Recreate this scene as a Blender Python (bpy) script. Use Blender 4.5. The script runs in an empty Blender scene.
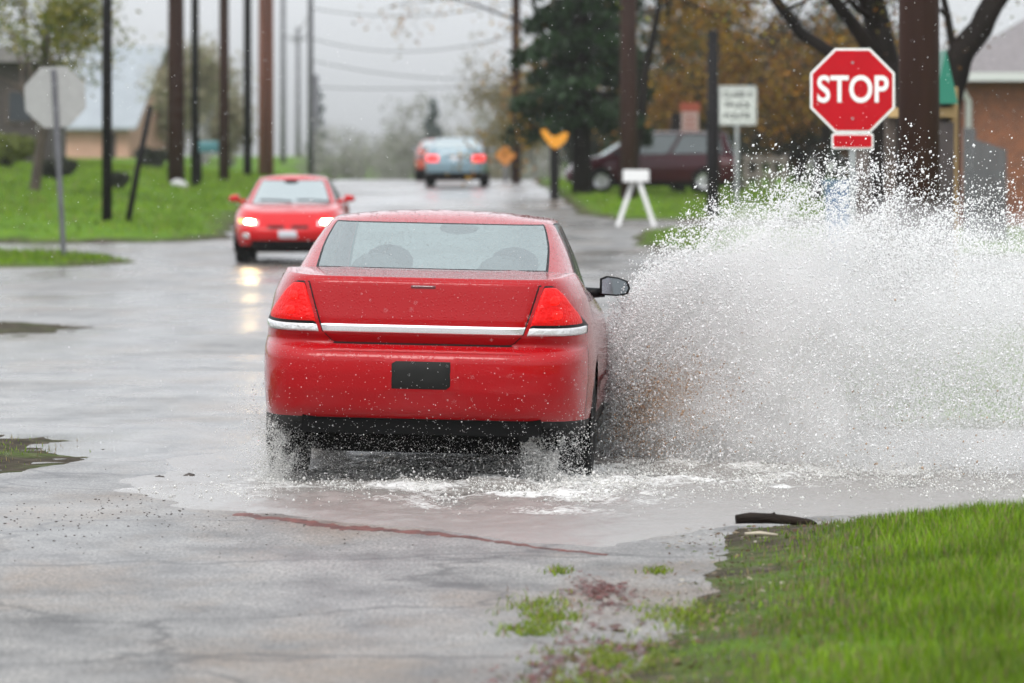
import bpy, bmesh, math, random
import numpy as np
from mathutils import Vector, Matrix
rng = np.random.default_rng(11)
random.seed(11)
R = math.radians
PI = math.pi
scene = bpy.context.scene
COL = scene.collection

# ------------------------------------------------------------------ camera constants
F = 5696.0          # focal length in pixels of the 1024 px wide frame
EYE = 1.8           # height of the lens above the road
HY = 155.5          # row of the horizon

# ------------------------------------------------------------------ materials
def nt(name):
    m = bpy.data.materials.new(name)
    m.use_nodes = True
    t = m.node_tree
    return m, t, t.nodes['Principled BSDF'], t.nodes['Material Output']

def N(t, kind, **kw):
    n = t.nodes.new(kind)
    for k, v in kw.items():
        if k.startswith('i_'):
            n.inputs[k[2:].replace('_', ' ')].default_value = v
        else:
            setattr(n, k, v)
    return n

def ramp(t, src, stops):
    r = t.nodes.new('ShaderNodeValToRGB')
    el = r.color_ramp.elements
    while len(el) < len(stops):
        el.new(0.5)
    for e, (p, c) in zip(el, stops):
        e.position = p
        e.color = (c[0], c[1], c[2], 1) if hasattr(c, '__len__') else (c, c, c, 1)
    t.links.new(src, r.inputs[0])
    return r.outputs[0]

def plain(name, col, rough=0.5, metal=0.0, coat=0.0, emit=None, es=0.0, var=0.0, vscale=8.0, bump=0.0, bscale=60.0, stretch=None, spec=0.5):
    m, t, b, o = nt(name)
    b.inputs['Base Color'].default_value = (*col, 1)
    b.inputs['Roughness'].default_value = rough
    b.inputs['Metallic'].default_value = metal
    b.inputs['Coat Weight'].default_value = coat
    b.inputs['Coat Roughness'].default_value = 0.06
    b.inputs['Specular IOR Level'].default_value = spec
    if emit:
        b.inputs['Emission Color'].default_value = (*emit, 1)
        b.inputs['Emission Strength'].default_value = es
    if var or bump:
        tc = N(t, 'ShaderNodeTexCoord')
        v = tc.outputs['Object']
        if stretch:
            mp = N(t, 'ShaderNodeMapping')
            mp.inputs['Scale'].default_value = stretch
            t.links.new(v, mp.inputs[0])
            v = mp.outputs[0]
    if var:
        n = N(t, 'ShaderNodeTexNoise', i_Scale=vscale, i_Detail=5.0)
        t.links.new(v, n.inputs['Vector'])
        lo = [c * (1 - var) for c in col]
        hi = [min(1, c * (1 + var)) for c in col]
        t.links.new(ramp(t, n.outputs[0], [(0.3, lo), (0.7, hi)]), b.inputs['Base Color'])
    if bump:
        n2 = N(t, 'ShaderNodeTexNoise', i_Scale=bscale, i_Detail=3.0)
        t.links.new(v, n2.inputs['Vector'])
        bp = N(t, 'ShaderNodeBump', i_Strength=bump, i_Distance=0.01)
        t.links.new(n2.outputs[0], bp.inputs['Height'])
        t.links.new(bp.outputs[0], b.inputs['Normal'])
    return m

def attr_mat(name, rough=0.6, translucent=0.0, spec=0.3):
    m, t, b, o = nt(name)
    a = N(t, 'ShaderNodeAttribute', attribute_name='Col')
    t.links.new(a.outputs['Color'], b.inputs['Base Color'])
    b.inputs['Roughness'].default_value = rough
    b.inputs['Specular IOR Level'].default_value = spec
    if translucent:
        tr = N(t, 'ShaderNodeBsdfTranslucent')
        t.links.new(a.outputs['Color'], tr.inputs['Color'])
        mx = N(t, 'ShaderNodeMixShader')
        mx.inputs[0].default_value = translucent
        t.links.new(b.outputs[0], mx.inputs[1])
        t.links.new(tr.outputs[0], mx.inputs[2])
        t.links.new(mx.outputs[0], o.inputs['Surface'])
    return m

def paint(name, col, beads=0.25):
    m, t, b, o = nt(name)
    b.inputs['Base Color'].default_value = (*col, 1)
    b.inputs['Roughness'].default_value = 0.45
    b.inputs['Specular IOR Level'].default_value = 0.06
    b.inputs['Coat IOR'].default_value = 1.32
    b.inputs['Coat Weight'].default_value = 1.0
    b.inputs['Coat Roughness'].default_value = 0.07
    tc = N(t, 'ShaderNodeTexCoord')
    vo = N(t, 'ShaderNodeTexVoronoi', i_Scale=62.0)          # rain beads standing on the wax
    t.links.new(tc.outputs['Object'], vo.inputs['Vector'])
    rp = ramp(t, vo.outputs['Distance'], [(0.0, 1.0), (0.22, 0.75), (0.36, 0.0)])
    nz = N(t, 'ShaderNodeTexNoise', i_Scale=34.0, i_Detail=4.0)
    t.links.new(tc.outputs['Object'], nz.inputs['Vector'])
    mu = N(t, 'ShaderNodeMath', operation='MULTIPLY')
    t.links.new(rp, mu.inputs[0])
    t.links.new(nz.outputs[0], mu.inputs[1])
    bp = N(t, 'ShaderNodeBump', i_Strength=beads, i_Distance=0.004)
    t.links.new(mu.outputs[0], bp.inputs['Height'])
    t.links.new(bp.outputs[0], b.inputs['Coat Normal'])
    t.links.new(bp.outputs[0], b.inputs['Normal'])
    return m

def glass(name, tint=(0.62, 0.7, 0.68), gloss=0.35, beads=0.2):
    m, t, b, o = nt(name)
    t.nodes.remove(b)
    tr = N(t, 'ShaderNodeBsdfTransparent')
    tr.inputs[0].default_value = (*tint, 1)
    gl = N(t, 'ShaderNodeBsdfGlossy')
    gl.inputs['Color'].default_value = (0.74, 0.81, 0.80, 1)
    gl.inputs['Roughness'].default_value = 0.12
    tc = N(t, 'ShaderNodeTexCoord')
    vo = N(t, 'ShaderNodeTexVoronoi', i_Scale=110.0)
    t.links.new(tc.outputs['Object'], vo.inputs['Vector'])
    rp = ramp(t, vo.outputs['Distance'], [(0.0, 1.0), (0.35, 0.0)])
    bp = N(t, 'ShaderNodeBump', i_Strength=beads, i_Distance=0.004)
    t.links.new(rp, bp.inputs['Height'])
    t.links.new(bp.outputs[0], gl.inputs['Normal'])
    fr = N(t, 'ShaderNodeLayerWeight', i_Blend=0.35)
    ad = N(t, 'ShaderNodeMath', operation='MULTIPLY_ADD')
    t.links.new(fr.outputs['Facing'], ad.inputs[0])
    ad.inputs[1].default_value = 0.55
    ad.inputs[2].default_value = gloss
    mx = N(t, 'ShaderNodeMixShader')
    t.links.new(ad.outputs[0], mx.inputs[0])
    t.links.new(tr.outputs[0], mx.inputs[1])
    t.links.new(gl.outputs[0], mx.inputs[2])
    t.links.new(mx.outputs[0], o.inputs['Surface'])
    return m

def road_mat():
    m, t, b, o = nt('wet_asphalt')
    tc = N(t, 'ShaderNodeTexCoord')
    P = tc.outputs['Object']
    big = N(t, 'ShaderNodeTexNoise', i_Scale=0.28, i_Detail=6.0, i_Roughness=0.62)
    mp = N(t, 'ShaderNodeMapping')
    mp.inputs['Scale'].default_value = (1.0, 0.45, 1.0)
    t.links.new(P, mp.inputs[0])
    t.links.new(mp.outputs[0], big.inputs['Vector'])
    mid = N(t, 'ShaderNodeTexNoise', i_Scale=2.2, i_Detail=7.0, i_Roughness=0.65)
    t.links.new(mp.outputs[0], mid.inputs['Vector'])
    fine = N(t, 'ShaderNodeTexNoise', i_Scale=62.0, i_Detail=4.0, i_Roughness=0.75)
    mpf = N(t, 'ShaderNodeMapping')
    mpf.inputs['Scale'].default_value = (1.0, 0.22, 1.0)
    t.links.new(P, mpf.inputs[0])
    t.links.new(mpf.outputs[0], fine.inputs['Vector'])
    warp = N(t, 'ShaderNodeTexNoise', i_Scale=1.3, i_Detail=5.0)
    t.links.new(P, warp.inputs['Vector'])
    wv = N(t, 'ShaderNodeMix', data_type='RGBA', blend_type='LINEAR_LIGHT'); wv.inputs[0].default_value = 0.55
    t.links.new(P, wv.inputs[6]); t.links.new(warp.outputs[1], wv.inputs[7])
    ck = N(t, 'ShaderNodeTexVoronoi', feature='DISTANCE_TO_EDGE', i_Scale=0.42)
    t.links.new(wv.outputs[2], ck.inputs['Vector'])
    crack = ramp(t, ck.outputs['Distance'], [(0.0, 0.35), (0.022, 1.0)])
    c1 = ramp(t, mid.outputs[0], [(0.32, (0.07, 0.068, 0.065)), (0.52, (0.18, 0.176, 0.17)), (0.72, (0.26, 0.25, 0.235))])
    c2 = ramp(t, fine.outputs[0], [(0.36, (0.30, 0.29, 0.27)), (0.5, (0.8, 0.79, 0.77)), (0.66, (1.5, 1.47, 1.42))])
    dn = N(t, 'ShaderNodeTexNoise', i_Scale=0.75, i_Detail=7.0, i_Roughness=0.7)
    t.links.new(mp.outputs[0], dn.inputs['Vector'])
    dirt = N(t, 'ShaderNodeMix', data_type='RGBA')                      # brown silt left in patches
    t.links.new(ramp(t, dn.outputs[0], [(0.48, 0.0), (0.66, 0.75)]), dirt.inputs[0])
    t.links.new(c1, dirt.inputs[6]); dirt.inputs[7].default_value = (0.17, 0.125, 0.085, 1)
    mul = N(t, 'ShaderNodeMix', data_type='RGBA', blend_type='MULTIPLY')
    mul.inputs[0].default_value = 0.9
    t.links.new(dirt.outputs[2], mul.inputs[6])
    t.links.new(c2, mul.inputs[7])
    mul2 = N(t, 'ShaderNodeMix', data_type='RGBA', blend_type='MULTIPLY'); mul2.inputs[0].default_value = 1.0
    t.links.new(mul.outputs[2], mul2.inputs[6]); t.links.new(crack, mul2.inputs[7])
    t.links.new(mul2.outputs[2], b.inputs['Base Color'])
    sp = N(t, 'ShaderNodeSeparateXYZ')
    t.links.new(P, sp.inputs[0])
    mr = N(t, 'ShaderNodeMapRange', interpolation_type='SMOOTHSTEP')      # the drained, higher end of the road is duller
    mr.inputs[1].default_value = 34.0; mr.inputs[2].default_value = 22.0
    mr.inputs[3].default_value = 0.0; mr.inputs[4].default_value = 0.30
    t.links.new(sp.outputs[1], mr.inputs[0])
    rs = N(t, 'ShaderNodeMath', operation='ADD')
    t.links.new(ramp(t, big.outputs[0], [(0.36, 0.15), (0.48, 0.23), (0.62, 0.42)]), rs.inputs[0])
    t.links.new(mr.outputs[0], rs.inputs[1])
    t.links.new(rs.outputs[0], b.inputs['Roughness'])
    b.inputs['IOR'].default_value = 1.5
    wet = ramp(t, big.outputs[0], [(0.38, 0.25), (0.62, 0.95)])
    bp = N(t, 'ShaderNodeBump', i_Distance=0.006)
    t.links.new(wet, bp.inputs['Strength'])
    t.links.new(fine.outputs[0], bp.inputs['Height'])
    bp2 = N(t, 'ShaderNodeBump', i_Strength=0.26, i_Distance=0.03)
    t.links.new(mid.outputs[0], bp2.inputs['Height'])
    t.links.new(bp.outputs[0], bp2.inputs['Normal'])
    t.links.new(bp2.outputs[0], b.inputs['Normal'])
    return m

def ground_mat():
    m, t, b, o = nt('lawn_soil')
    tc = N(t, 'ShaderNodeTexCoord')
    P = tc.outputs['Object']
    n1 = N(t, 'ShaderNodeTexNoise', i_Scale=1.1, i_Detail=8.0, i_Roughness=0.7)
    t.links.new(P, n1.inputs['Vector'])
    g = ramp(t, n1.outputs[0], [(0.32, (0.045, 0.085, 0.006)), (0.52, (0.08, 0.165, 0.009)), (0.7, (0.13, 0.21, 0.014))])
    n2 = N(t, 'ShaderNodeTexNoise', i_Scale=9.0, i_Detail=6.0)
    t.links.new(P, n2.inputs['Vector'])
    mud = ramp(t, n2.outputs[0], [(0.3, (0.02, 0.016, 0.010)), (0.55, (0.05, 0.04, 0.026)), (0.75, (0.12, 0.10, 0.08))])
    a = N(t, 'ShaderNodeAttribute', attribute_name='mud')
    mx = N(t, 'ShaderNodeMix', data_type='RGBA')
    t.links.new(a.outputs['Fac'], mx.inputs[0])
    t.links.new(g, mx.inputs[6])
    t.links.new(mud, mx.inputs[7])
    t.links.new(mx.outputs[2], b.inputs['Base Color'])
    b.inputs['Roughness'].default_value = 0.85
    b.inputs['Specular IOR Level'].default_value = 0.08
    bp = N(t, 'ShaderNodeBump', i_Strength=0.9, i_Distance=0.05)
    t.links.new(n2.outputs[0], bp.inputs['Height'])
    t.links.new(bp.outputs[0], b.inputs['Normal'])
    return m

def flood_mat():
    m, t, b, o = nt('muddy_water')
    a = N(t, 'ShaderNodeAttribute', attribute_name='foam')
    tc = N(t, 'ShaderNodeTexCoord')
    n = N(t, 'ShaderNodeTexNoise', i_Scale=26.0, i_Detail=8.0, i_Roughness=0.75)
    t.links.new(tc.outputs['Object'], n.inputs['Vector'])
    ad = N(t, 'ShaderNodeMath', operation='ADD')
    t.links.new(a.outputs['Fac'], ad.inputs[0])
    t.links.new(n.outputs[0], ad.inputs[1])
    f = ramp(t, ad.outputs[0], [(0.80, 0.0), (1.10, 1.0)])
    mx = N(t, 'ShaderNodeMix', data_type='RGBA')
    t.links.new(f, mx.inputs[0])
    mx.inputs[6].default_value = (0.235, 0.222, 0.205, 1)
    mx.inputs[7].default_value = (0.66, 0.66, 0.64, 1)
    t.links.new(mx.outputs[2], b.inputs['Base Color'])
    r = ramp(t, f, [(0.0, 0.23), (1.0, 0.6)])
    t.links.new(r, b.inputs['Roughness'])
    b.inputs['IOR'].default_value = 1.33
    bp = N(t, 'ShaderNodeBump', i_Strength=0.35, i_Distance=0.02)
    t.links.new(n.outputs[0], bp.inputs['Height'])
    t.links.new(bp.outputs[0], b.inputs['Normal'])
    return m

def brick_mat():
    m, t, b, o = nt('orange_brick')
    tc = N(t, 'ShaderNodeTexCoord')
    mp = N(t, 'ShaderNodeMapping')
    mp.inputs['Rotation'].default_value = (R(90), 0, 0)
    t.links.new(tc.outputs['Object'], mp.inputs[0])
    br = N(t, 'ShaderNodeTexBrick', i_Scale=4.5)
    br.inputs['Color1'].default_value = (0.20, 0.055, 0.013, 1)
    br.inputs['Color2'].default_value = (0.11, 0.03, 0.010, 1)
    br.inputs['Mortar'].default_value = (0.2, 0.15, 0.11, 1)
    br.inputs['Mortar Size'].default_value = 0.015
    t.links.new(mp.outputs[0], br.inputs['Vector'])
    t.links.new(br.outputs[0], b.inputs['Base Color'])
    b.inputs['Roughness'].default_value = 0.7
    return m

M = dict(
    red=paint('wet_red_paint', (0.31, 0.0006, 0.0032), 0.5),
    red2=paint('bright_red_paint', (0.44, 0.004, 0.006), 0.15),
    blue=paint('pale_blue_paint', (0.17, 0.25, 0.29), 0.1),
    orange=paint('orange_red_paint', (0.42, 0.08, 0.05), 0.1),
    maroon=paint('maroon_paint', (0.05, 0.004, 0.010), 0.1),
    whitecar=paint('white_car_paint', (0.7, 0.7, 0.7), 0.1),
    glass=glass('wet_window_glass', (0.66, 0.76, 0.74), 0.20, 0.5),
    dglass=glass('dark_side_glass', (0.10, 0.12, 0.12), 0.12, 0.1),
    pglass=glass('windscreen_glass', (0.45, 0.52, 0.50), 0.5, 0.1),
    rubber=plain('tyre_rubber', (0.012, 0.012, 0.012), 0.6, bump=0.4, bscale=90, spec=.15),
    black=plain('black_plastic', (0.006, 0.006, 0.0065), 0.45, spec=.12),
    under=plain('dark_underbody', (0.006, 0.006, 0.006), 0.9, spec=.05),
    inter=plain('grey_cabin_trim', (0.045, 0.047, 0.048), 0.8),
    seat=plain('grey_seat_cloth', (0.05, 0.053, 0.053), 0.9),
    rim=plain('alloy_rim', (0.55, 0.55, 0.56), 0.3, 0.9),
    chrome=plain('brushed_chrome', (0.86, 0.86, 0.87), 0.22, 0.85),
    plate=plain('dark_grey_plate', (0.016, 0.016, 0.015), 0.6, var=0.1, spec=.1),
    plateW=plain('pale_plate', (0.5, 0.52, 0.55), 0.5),
    lens=plain('red_lens', (0.55, 0.002, 0.002), 0.3, spec=.2, emit=(1, 0.004, 0.002), es=0.10, bump=1.0, bscale=60),
    bulb=plain('bulb_glow', (0.6, 0.004, 0.004), 0.3, spec=.2, emit=(1, 0.008, 0.003), es=0.6, bump=1.0, bscale=60),
    lensdim=plain('dim_red_lens', (0.09, 0.004, 0.006), 0.2, coat=1.0, bump=0.5, bscale=40),
    lensOn=plain('lit_red_lens', (0.6, 0.01, 0.01), 0.2, emit=(1, 0.03, 0.03), es=0.8),
    clearlens=plain('clear_lens', (0.62, 0.62, 0.62), 0.18, 0.35, coat=1.0, bump=1.0, bscale=45),
    amber=plain('amber_lens', (0.8, 0.3, 0.01), 0.2, emit=(1, 0.42, 0.02), es=1.2),
    lamp=plain('lit_headlamp', (0.9, 0.85, 0.7), 0.2, emit=(1.0, 0.72, 0.32), es=190.0),
    mirror=plain('mirror_glass', (0.30, 0.34, 0.37), 0.03, 1.0),
    road=road_mat(), ground=ground_mat(), flood=flood_mat(), brick=brick_mat(),
    leaf=attr_mat('leaf', 0.6, 0.35), blade=attr_mat('grass_blade', 0.45, 0.35), needle=attr_mat('needle', 0.6, 0.15),
    drop=attr_mat('water_drop', 0.25, 0.45, 0.5),
    bark=plain('wet_dark_bark', (0.011, 0.008, 0.0065), 0.7, spec=.1, var=0.5, vscale=3, bump=0.8, bscale=14, stretch=(1, 1, 0.25)),
    barkbrown=plain('brown_bark', (0.07, 0.05, 0.038), 0.7, var=0.4, vscale=3),
    twig=plain('grey_twig', (0.20, 0.185, 0.175), 0.8, var=0.3),
    polebrown=plain('wet_brown_pole', (0.034, 0.016, 0.012), 0.65, spec=.1, var=0.45, vscale=2.5, bump=0.5, bscale=30, stretch=(1, 1, 0.1)),
    polered=plain('reddish_pole', (0.15, 0.066, 0.047), 0.6, spec=.1, var=0.3, vscale=2.5, stretch=(1, 1, 0.1)),
    poledark=plain('blackened_pole', (0.008, 0.007, 0.0075), 0.6, spec=.1, var=0.4, vscale=2.5, stretch=(1, 1, 0.1)),
    polegrey=plain('grey_pole', (0.085, 0.085, 0.095), 0.6, var=0.3, vscale=2),
    steel=plain('galvanised_steel', (0.32, 0.33, 0.34), 0.45, 0.6, var=0.15),
    signback=plain('bare_sign_back', (0.30, 0.30, 0.29), 0.55, 0.2, var=0.08),
    signred=plain('sign_red', (0.43, 0.003, 0.010), 0.45, spec=.15, var=0.06, vscale=5),
    signwhite=plain('sign_white', (0.80, 0.80, 0.79), 0.45),
    signgrey=plain('sign_dull_white', (0.55, 0.56, 0.54), 0.5),
    ink=plain('sign_black', (0.035, 0.035, 0.035), 0.5),
    signorange=plain('sign_orange', (0.68, 0.27, 0.008), 0.5),
    signdull=plain('sign_dull_orange', (0.42, 0.15, 0.02), 0.5),
    signpink=plain('sign_pale_pink', (0.50, 0.36, 0.32), 0.5),
    signrust=plain('sign_rust', (0.36, 0.075, 0.04), 0.5),
    teal=plain('teal_plate', (0.03, 0.13, 0.14), 0.5),
    whitewood=plain('white_painted_wood', (0.66, 0.66, 0.65), 0.6, var=0.06),
    roofmetal=plain('pale_metal_roof', (0.25, 0.275, 0.295), 0.6, 0.0, var=0.1, vscale=1.2),
    tanwall=plain('tan_siding', (0.42, 0.25, 0.18), 0.8, var=0.1, vscale=2),
    brownwall=plain('dark_brown_siding', (0.045, 0.035, 0.032), 0.8, var=0.2),
    shingle=plain('grey_shingle', (0.17, 0.155, 0.155), 0.85, var=0.2, vscale=9),
    fascia=plain('pale_fascia', (0.48, 0.49, 0.47), 0.6),
    darkglass=plain('dark_window', (0.02, 0.025, 0.03), 0.1),
    fence=plain('grey_fence_board', (0.085, 0.085, 0.09), 0.8, var=0.25, vscale=5, stretch=(3, 3, 0.3)),
    plank=plain('yellow_plank', (0.42, 0.28, 0.12), 0.7, var=0.1),
    green=plain('green_plastic', (0.01, 0.16, 0.10), 0.4),
    bin=plain('blue_bin_plastic', (0.09, 0.16, 0.26), 0.45),
    wood=plain('wet_rotten_log', (0.016, 0.011, 0.008), 0.7, spec=.1, var=0.5, vscale=14, bump=0.9, bscale=60, stretch=(0.3, 1, 1)),
    palewood=plain('pale_stick', (0.42, 0.37, 0.28), 0.7, var=0.2),
    stone=plain('pale_rock', (0.4, 0.4, 0.39), 0.8, var=0.2),
    darkstone=plain('dark_pebble', (0.055, 0.045, 0.038), 0.6, var=0.4),
    silt_reflection=plain('silt_with_red_reflection', (0.10, 0.030, 0.022), 0.5, spec=.15, var=0.7, vscale=9, bump=0.6, bscale=40),
    stump=plain('weathered_stump', (0.075, 0.06, 0.05), 0.85, var=0.2, vscale=6, stretch=(2, 2, 0.4)),
    rail=plain('weathered_rail', (0.24, 0.20, 0.18), 0.8, var=0.2),
    wire=plain('power_cable', (0.05, 0.05, 0.055), 0.5),
)

# ------------------------------------------------------------------ mesh helpers
def link(name, me, parent=None, loc=None):
    o = bpy.data.objects.new(name, me)
    COL.objects.link(o)
    if parent:
        o.parent = parent
    if loc is not None:
        o.location = loc
    return o

def tag(o, label=None, cat=None, group=None, kind=None):
    if label: o['label'] = label
    if cat: o['category'] = cat
    if group: o['group'] = group
    if kind: o['kind'] = kind
    return o

def empty(name, loc, rz=0.0, **kw):
    o = bpy.data.objects.new(name, None)
    o.empty_display_size = 0.2
    COL.objects.link(o)
    o.location = loc
    o.rotation_euler = (0, 0, rz)
    return tag(o, **kw)

class MB:
    def __init__(s):
        s.v = []; s.f = []; s.m = []; s.sm = []
    def add(s, vs, fs, mi=0, smooth=False):
        b = len(s.v)
        s.v.extend([tuple(p) for p in vs])
        for f in fs:
            s.f.append([i + b for i in f]); s.m.append(mi); s.sm.append(smooth)
        return s
    def box(s, c, d, rz=0.0, mi=0, rx=0.0, ry=0.0):
        mt = Matrix.Translation(c) @ Matrix.Rotation(rz, 4, 'Z') @ Matrix.Rotation(ry, 4, 'Y') @ Matrix.Rotation(rx, 4, 'X')
        vs = [mt @ Vector((x * d[0] / 2, y * d[1] / 2, z * d[2] / 2)) for x in (-1, 1) for y in (-1, 1) for z in (-1, 1)]
        return s.add(vs, [(0, 1, 3, 2), (4, 6, 7, 5), (0, 4, 5, 1), (2, 3, 7, 6), (0, 2, 6, 4), (1, 5, 7, 3)], mi)
    def tube(s, pts, rad, n=8, mi=0, cap=True, smooth=True):
        pts = [Vector(p) for p in pts]
        k = len(pts)
        if not hasattr(rad, '__len__'): rad = [rad] * k
        vs = []
        for i, p in enumerate(pts):
            d = pts[min(i + 1, k - 1)] - pts[max(i - 1, 0)]
            d = d.normalized() if d.length > 1e-9 else Vector((0, 0, 1))
            a = Vector((0, 1, 0)) if abs(d.y) < 0.8 else Vector((1, 0, 0))
            u = d.cross(a).normalized(); w = d.cross(u)
            for j in range(n):
                t = 2 * PI * j / n
                vs.append(p + (u * math.cos(t) + w * math.sin(t)) * rad[i])
        fs = []
        for i in range(k - 1):
            for j in range(n):
                j2 = (j + 1) % n
                fs.append((i * n + j, i * n + j2, (i + 1) * n + j2, (i + 1) * n + j))
        s.add(vs, fs, mi, smooth)
        if cap:
            b = len(s.v) - len(vs)
            s.f.append([b + j for j in range(n)][::-1]); s.m.append(mi); s.sm.append(False)
            s.f.append([b + (k - 1) * n + j for j in range(n)]); s.m.append(mi); s.sm.append(False)
        return s
    def lathe_x(s, prof, c, n=40, mi=0):
        # prof: (offset along x, radius)
        vs = []; fs = []
        for (x, r) in prof:
            for j in range(n):
                t = 2 * PI * j / n
                vs.append((c[0] + x, c[1] + r * math.cos(t), c[2] + r * math.sin(t)))
        for i in range(len(prof) - 1):
            for j in range(n):
                j2 = (j + 1) % n
                fs.append((i * n + j, i * n + j2, (i + 1) * n + j2, (i + 1) * n + j))
        return s.add(vs, fs, mi, True)
    def prism(s, poly, y0, y1, mi=0):
        # polygon in x,z extruded along y
        k = len(poly)
        vs = [(x, y0, z) for x, z in poly] + [(x, y1, z) for x, z in poly]
        fs = [list(range(k)), list(range(2 * k - 1, k - 1, -1))] + [(i, i + k, (i + 1) % k + k, (i + 1) % k) for i in range(k)]
        return s.add(vs, fs, mi)
    def ball(s, c, r, mi=0, n=12, noise=0.0):
        vs = []; fs = []
        k = n // 2
        for i in range(k + 1):
            p = PI * i / k
            for j in range(n):
                t = 2 * PI * j / n
                q = 1 + noise * (random.random() - 0.5)
                vs.append((c[0] + r[0] * math.sin(p) * math.cos(t) * q, c[1] + r[1] * math.sin(p) * math.sin(t) * q, c[2] + r[2] * math.cos(p) * q))
        for i in range(k):
            for j in range(n):
                fs.append((i * n + j, (i + 1) * n + j, (i + 1) * n + (j + 1) % n, i * n + (j + 1) % n))
        return s.add(vs, fs, mi, True)
    def build(s, name, mats, parent=None, bevel=0.0, loc=None, weld=False):
        me = bpy.data.meshes.new(name)
        me.from_pydata(s.v, [], s.f)
        if not isinstance(mats, (list, tuple)): mats = [mats]
        for m in mats: me.materials.append(m)
        me.polygons.foreach_set('material_index', s.m)
        me.polygons.foreach_set('use_smooth', s.sm)
        bm = bmesh.new(); bm.from_mesh(me)
        if weld: bmesh.ops.remove_doubles(bm, verts=bm.verts, dist=1e-5)
        bmesh.ops.recalc_face_normals(bm, faces=bm.faces)
        if bevel:
            es = [e for e in bm.edges if len(e.link_faces) == 2 and e.calc_face_angle(0) > 0.6]
            bmesh.ops.bevel(bm, geom=es, offset=bevel, segments=2, affect='EDGES', profile=0.6)
        bm.to_mesh(me); bm.free()
        me.update()
        return link(name, me, parent, loc)

def np_mesh(name, V, faces_tri=None, faces_quad=None, col=None, attrs=None, mat=None, smooth=False):
    me = bpy.data.meshes.new(name)
    nt_ = 0 if faces_tri is None else len(faces_tri)
    nq = 0 if faces_quad is None else len(faces_quad)
    loops = []
    if nt_: loops.append(np.asarray(faces_tri, dtype=np.int32).ravel())
    if nq: loops.append(np.asarray(faces_quad, dtype=np.int32).ravel())
    L = np.concatenate(loops)
    me.vertices.add(len(V)); me.vertices.foreach_set('co', np.asarray(V, dtype=np.float32).ravel())
    me.loops.add(len(L)); me.loops.foreach_set('vertex_index', L)
    st = np.concatenate([np.arange(nt_) * 3, nt_ * 3 + np.arange(nq) * 4]).astype(np.int32)
    me.polygons.add(nt_ + nq); me.polygons.foreach_set('loop_start', st)
    me.polygons.foreach_set('use_smooth', np.full(nt_ + nq, smooth))
    if mat: me.materials.append(mat)
    me.update(calc_edges=True)
    if col is not None:
        c = np.ones((len(V), 4), dtype=np.float32); c[:, :3] = col
        a = me.attributes.new('Col', 'FLOAT_COLOR', 'POINT'); a.data.foreach_set('color', c.ravel())
    for k, v in (attrs or {}).items():
        a = me.attributes.new(k, 'FLOAT', 'POINT'); a.data.foreach_set('value', np.asarray(v, dtype=np.float32))
    return me

# value noise on arrays
def vnoise(x, y, seed=0, octaves=4, gain=0.55):
    out = np.zeros_like(x, dtype=np.float64); amp = 1.0; tot = 0
    for o in range(octaves):
        xi = np.floor(x).astype(np.int64); yi = np.floor(y).astype(np.int64)
        fx = x - xi; fy = y - yi
        fx = fx * fx * (3 - 2 * fx); fy = fy * fy * (3 - 2 * fy)
        def h(a, b):
            q = (a * 374761393 + b * 668265263 + (seed + o) * 1442695041) & 0x7fffffff
            q = ((q ^ (q >> 13)) * 1274126177) & 0x7fffffff
            return ((q ^ (q >> 16)) & 0xffff) / 65535.0
        v = (h(xi, yi) * (1 - fx) + h(xi + 1, yi) * fx) * (1 - fy) + (h(xi, yi + 1) * (1 - fx) + h(xi + 1, yi + 1) * fx) * fy
        out += v * amp; tot += amp; amp *= gain; x = x * 2.03 + 7.1; y = y * 2.03 + 3.7
    return out / tot

def sstep(t):
    t = np.clip(t, 0, 1)
    return t * t * (3 - 2 * t)

def sdpoly(X, Y, poly):
    """distance to a polygon, positive inside"""
    X = np.asarray(X, float); Y = np.asarray(Y, float)
    d = np.full(X.shape, 1e9); ins = np.zeros(X.shape, bool)
    k = len(poly)
    for i in range(k):
        x0, y0 = poly[i]; x1, y1 = poly[(i + 1) % k]
        ex, ey = x1 - x0, y1 - y0
        t = np.clip(((X - x0) * ex + (Y - y0) * ey) / (ex * ex + ey * ey), 0, 1)
        d = np.minimum(d, (X - x0 - t * ex) ** 2 + (Y - y0 - t * ey) ** 2)
        c = (y0 > Y) != (y1 > Y)
        with np.errstate(divide='ignore', invalid='ignore'):
            ins ^= c & (X < (Y - y0) * ex / (ey if ey else 1e-12) + x0)
    d = np.sqrt(d)
    return np.where(ins, d, -d)

# ------------------------------------------------------------------ terrain
def z_up(Y):
    return 0.93 * sstep((Y - 75) / 90.0) + 0.04 * sstep((Y - 165) / 25.0)
def z_road(Y):
    return z_up(Y) - 3.5 * sstep((Y - 192) / 140.0)

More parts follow.
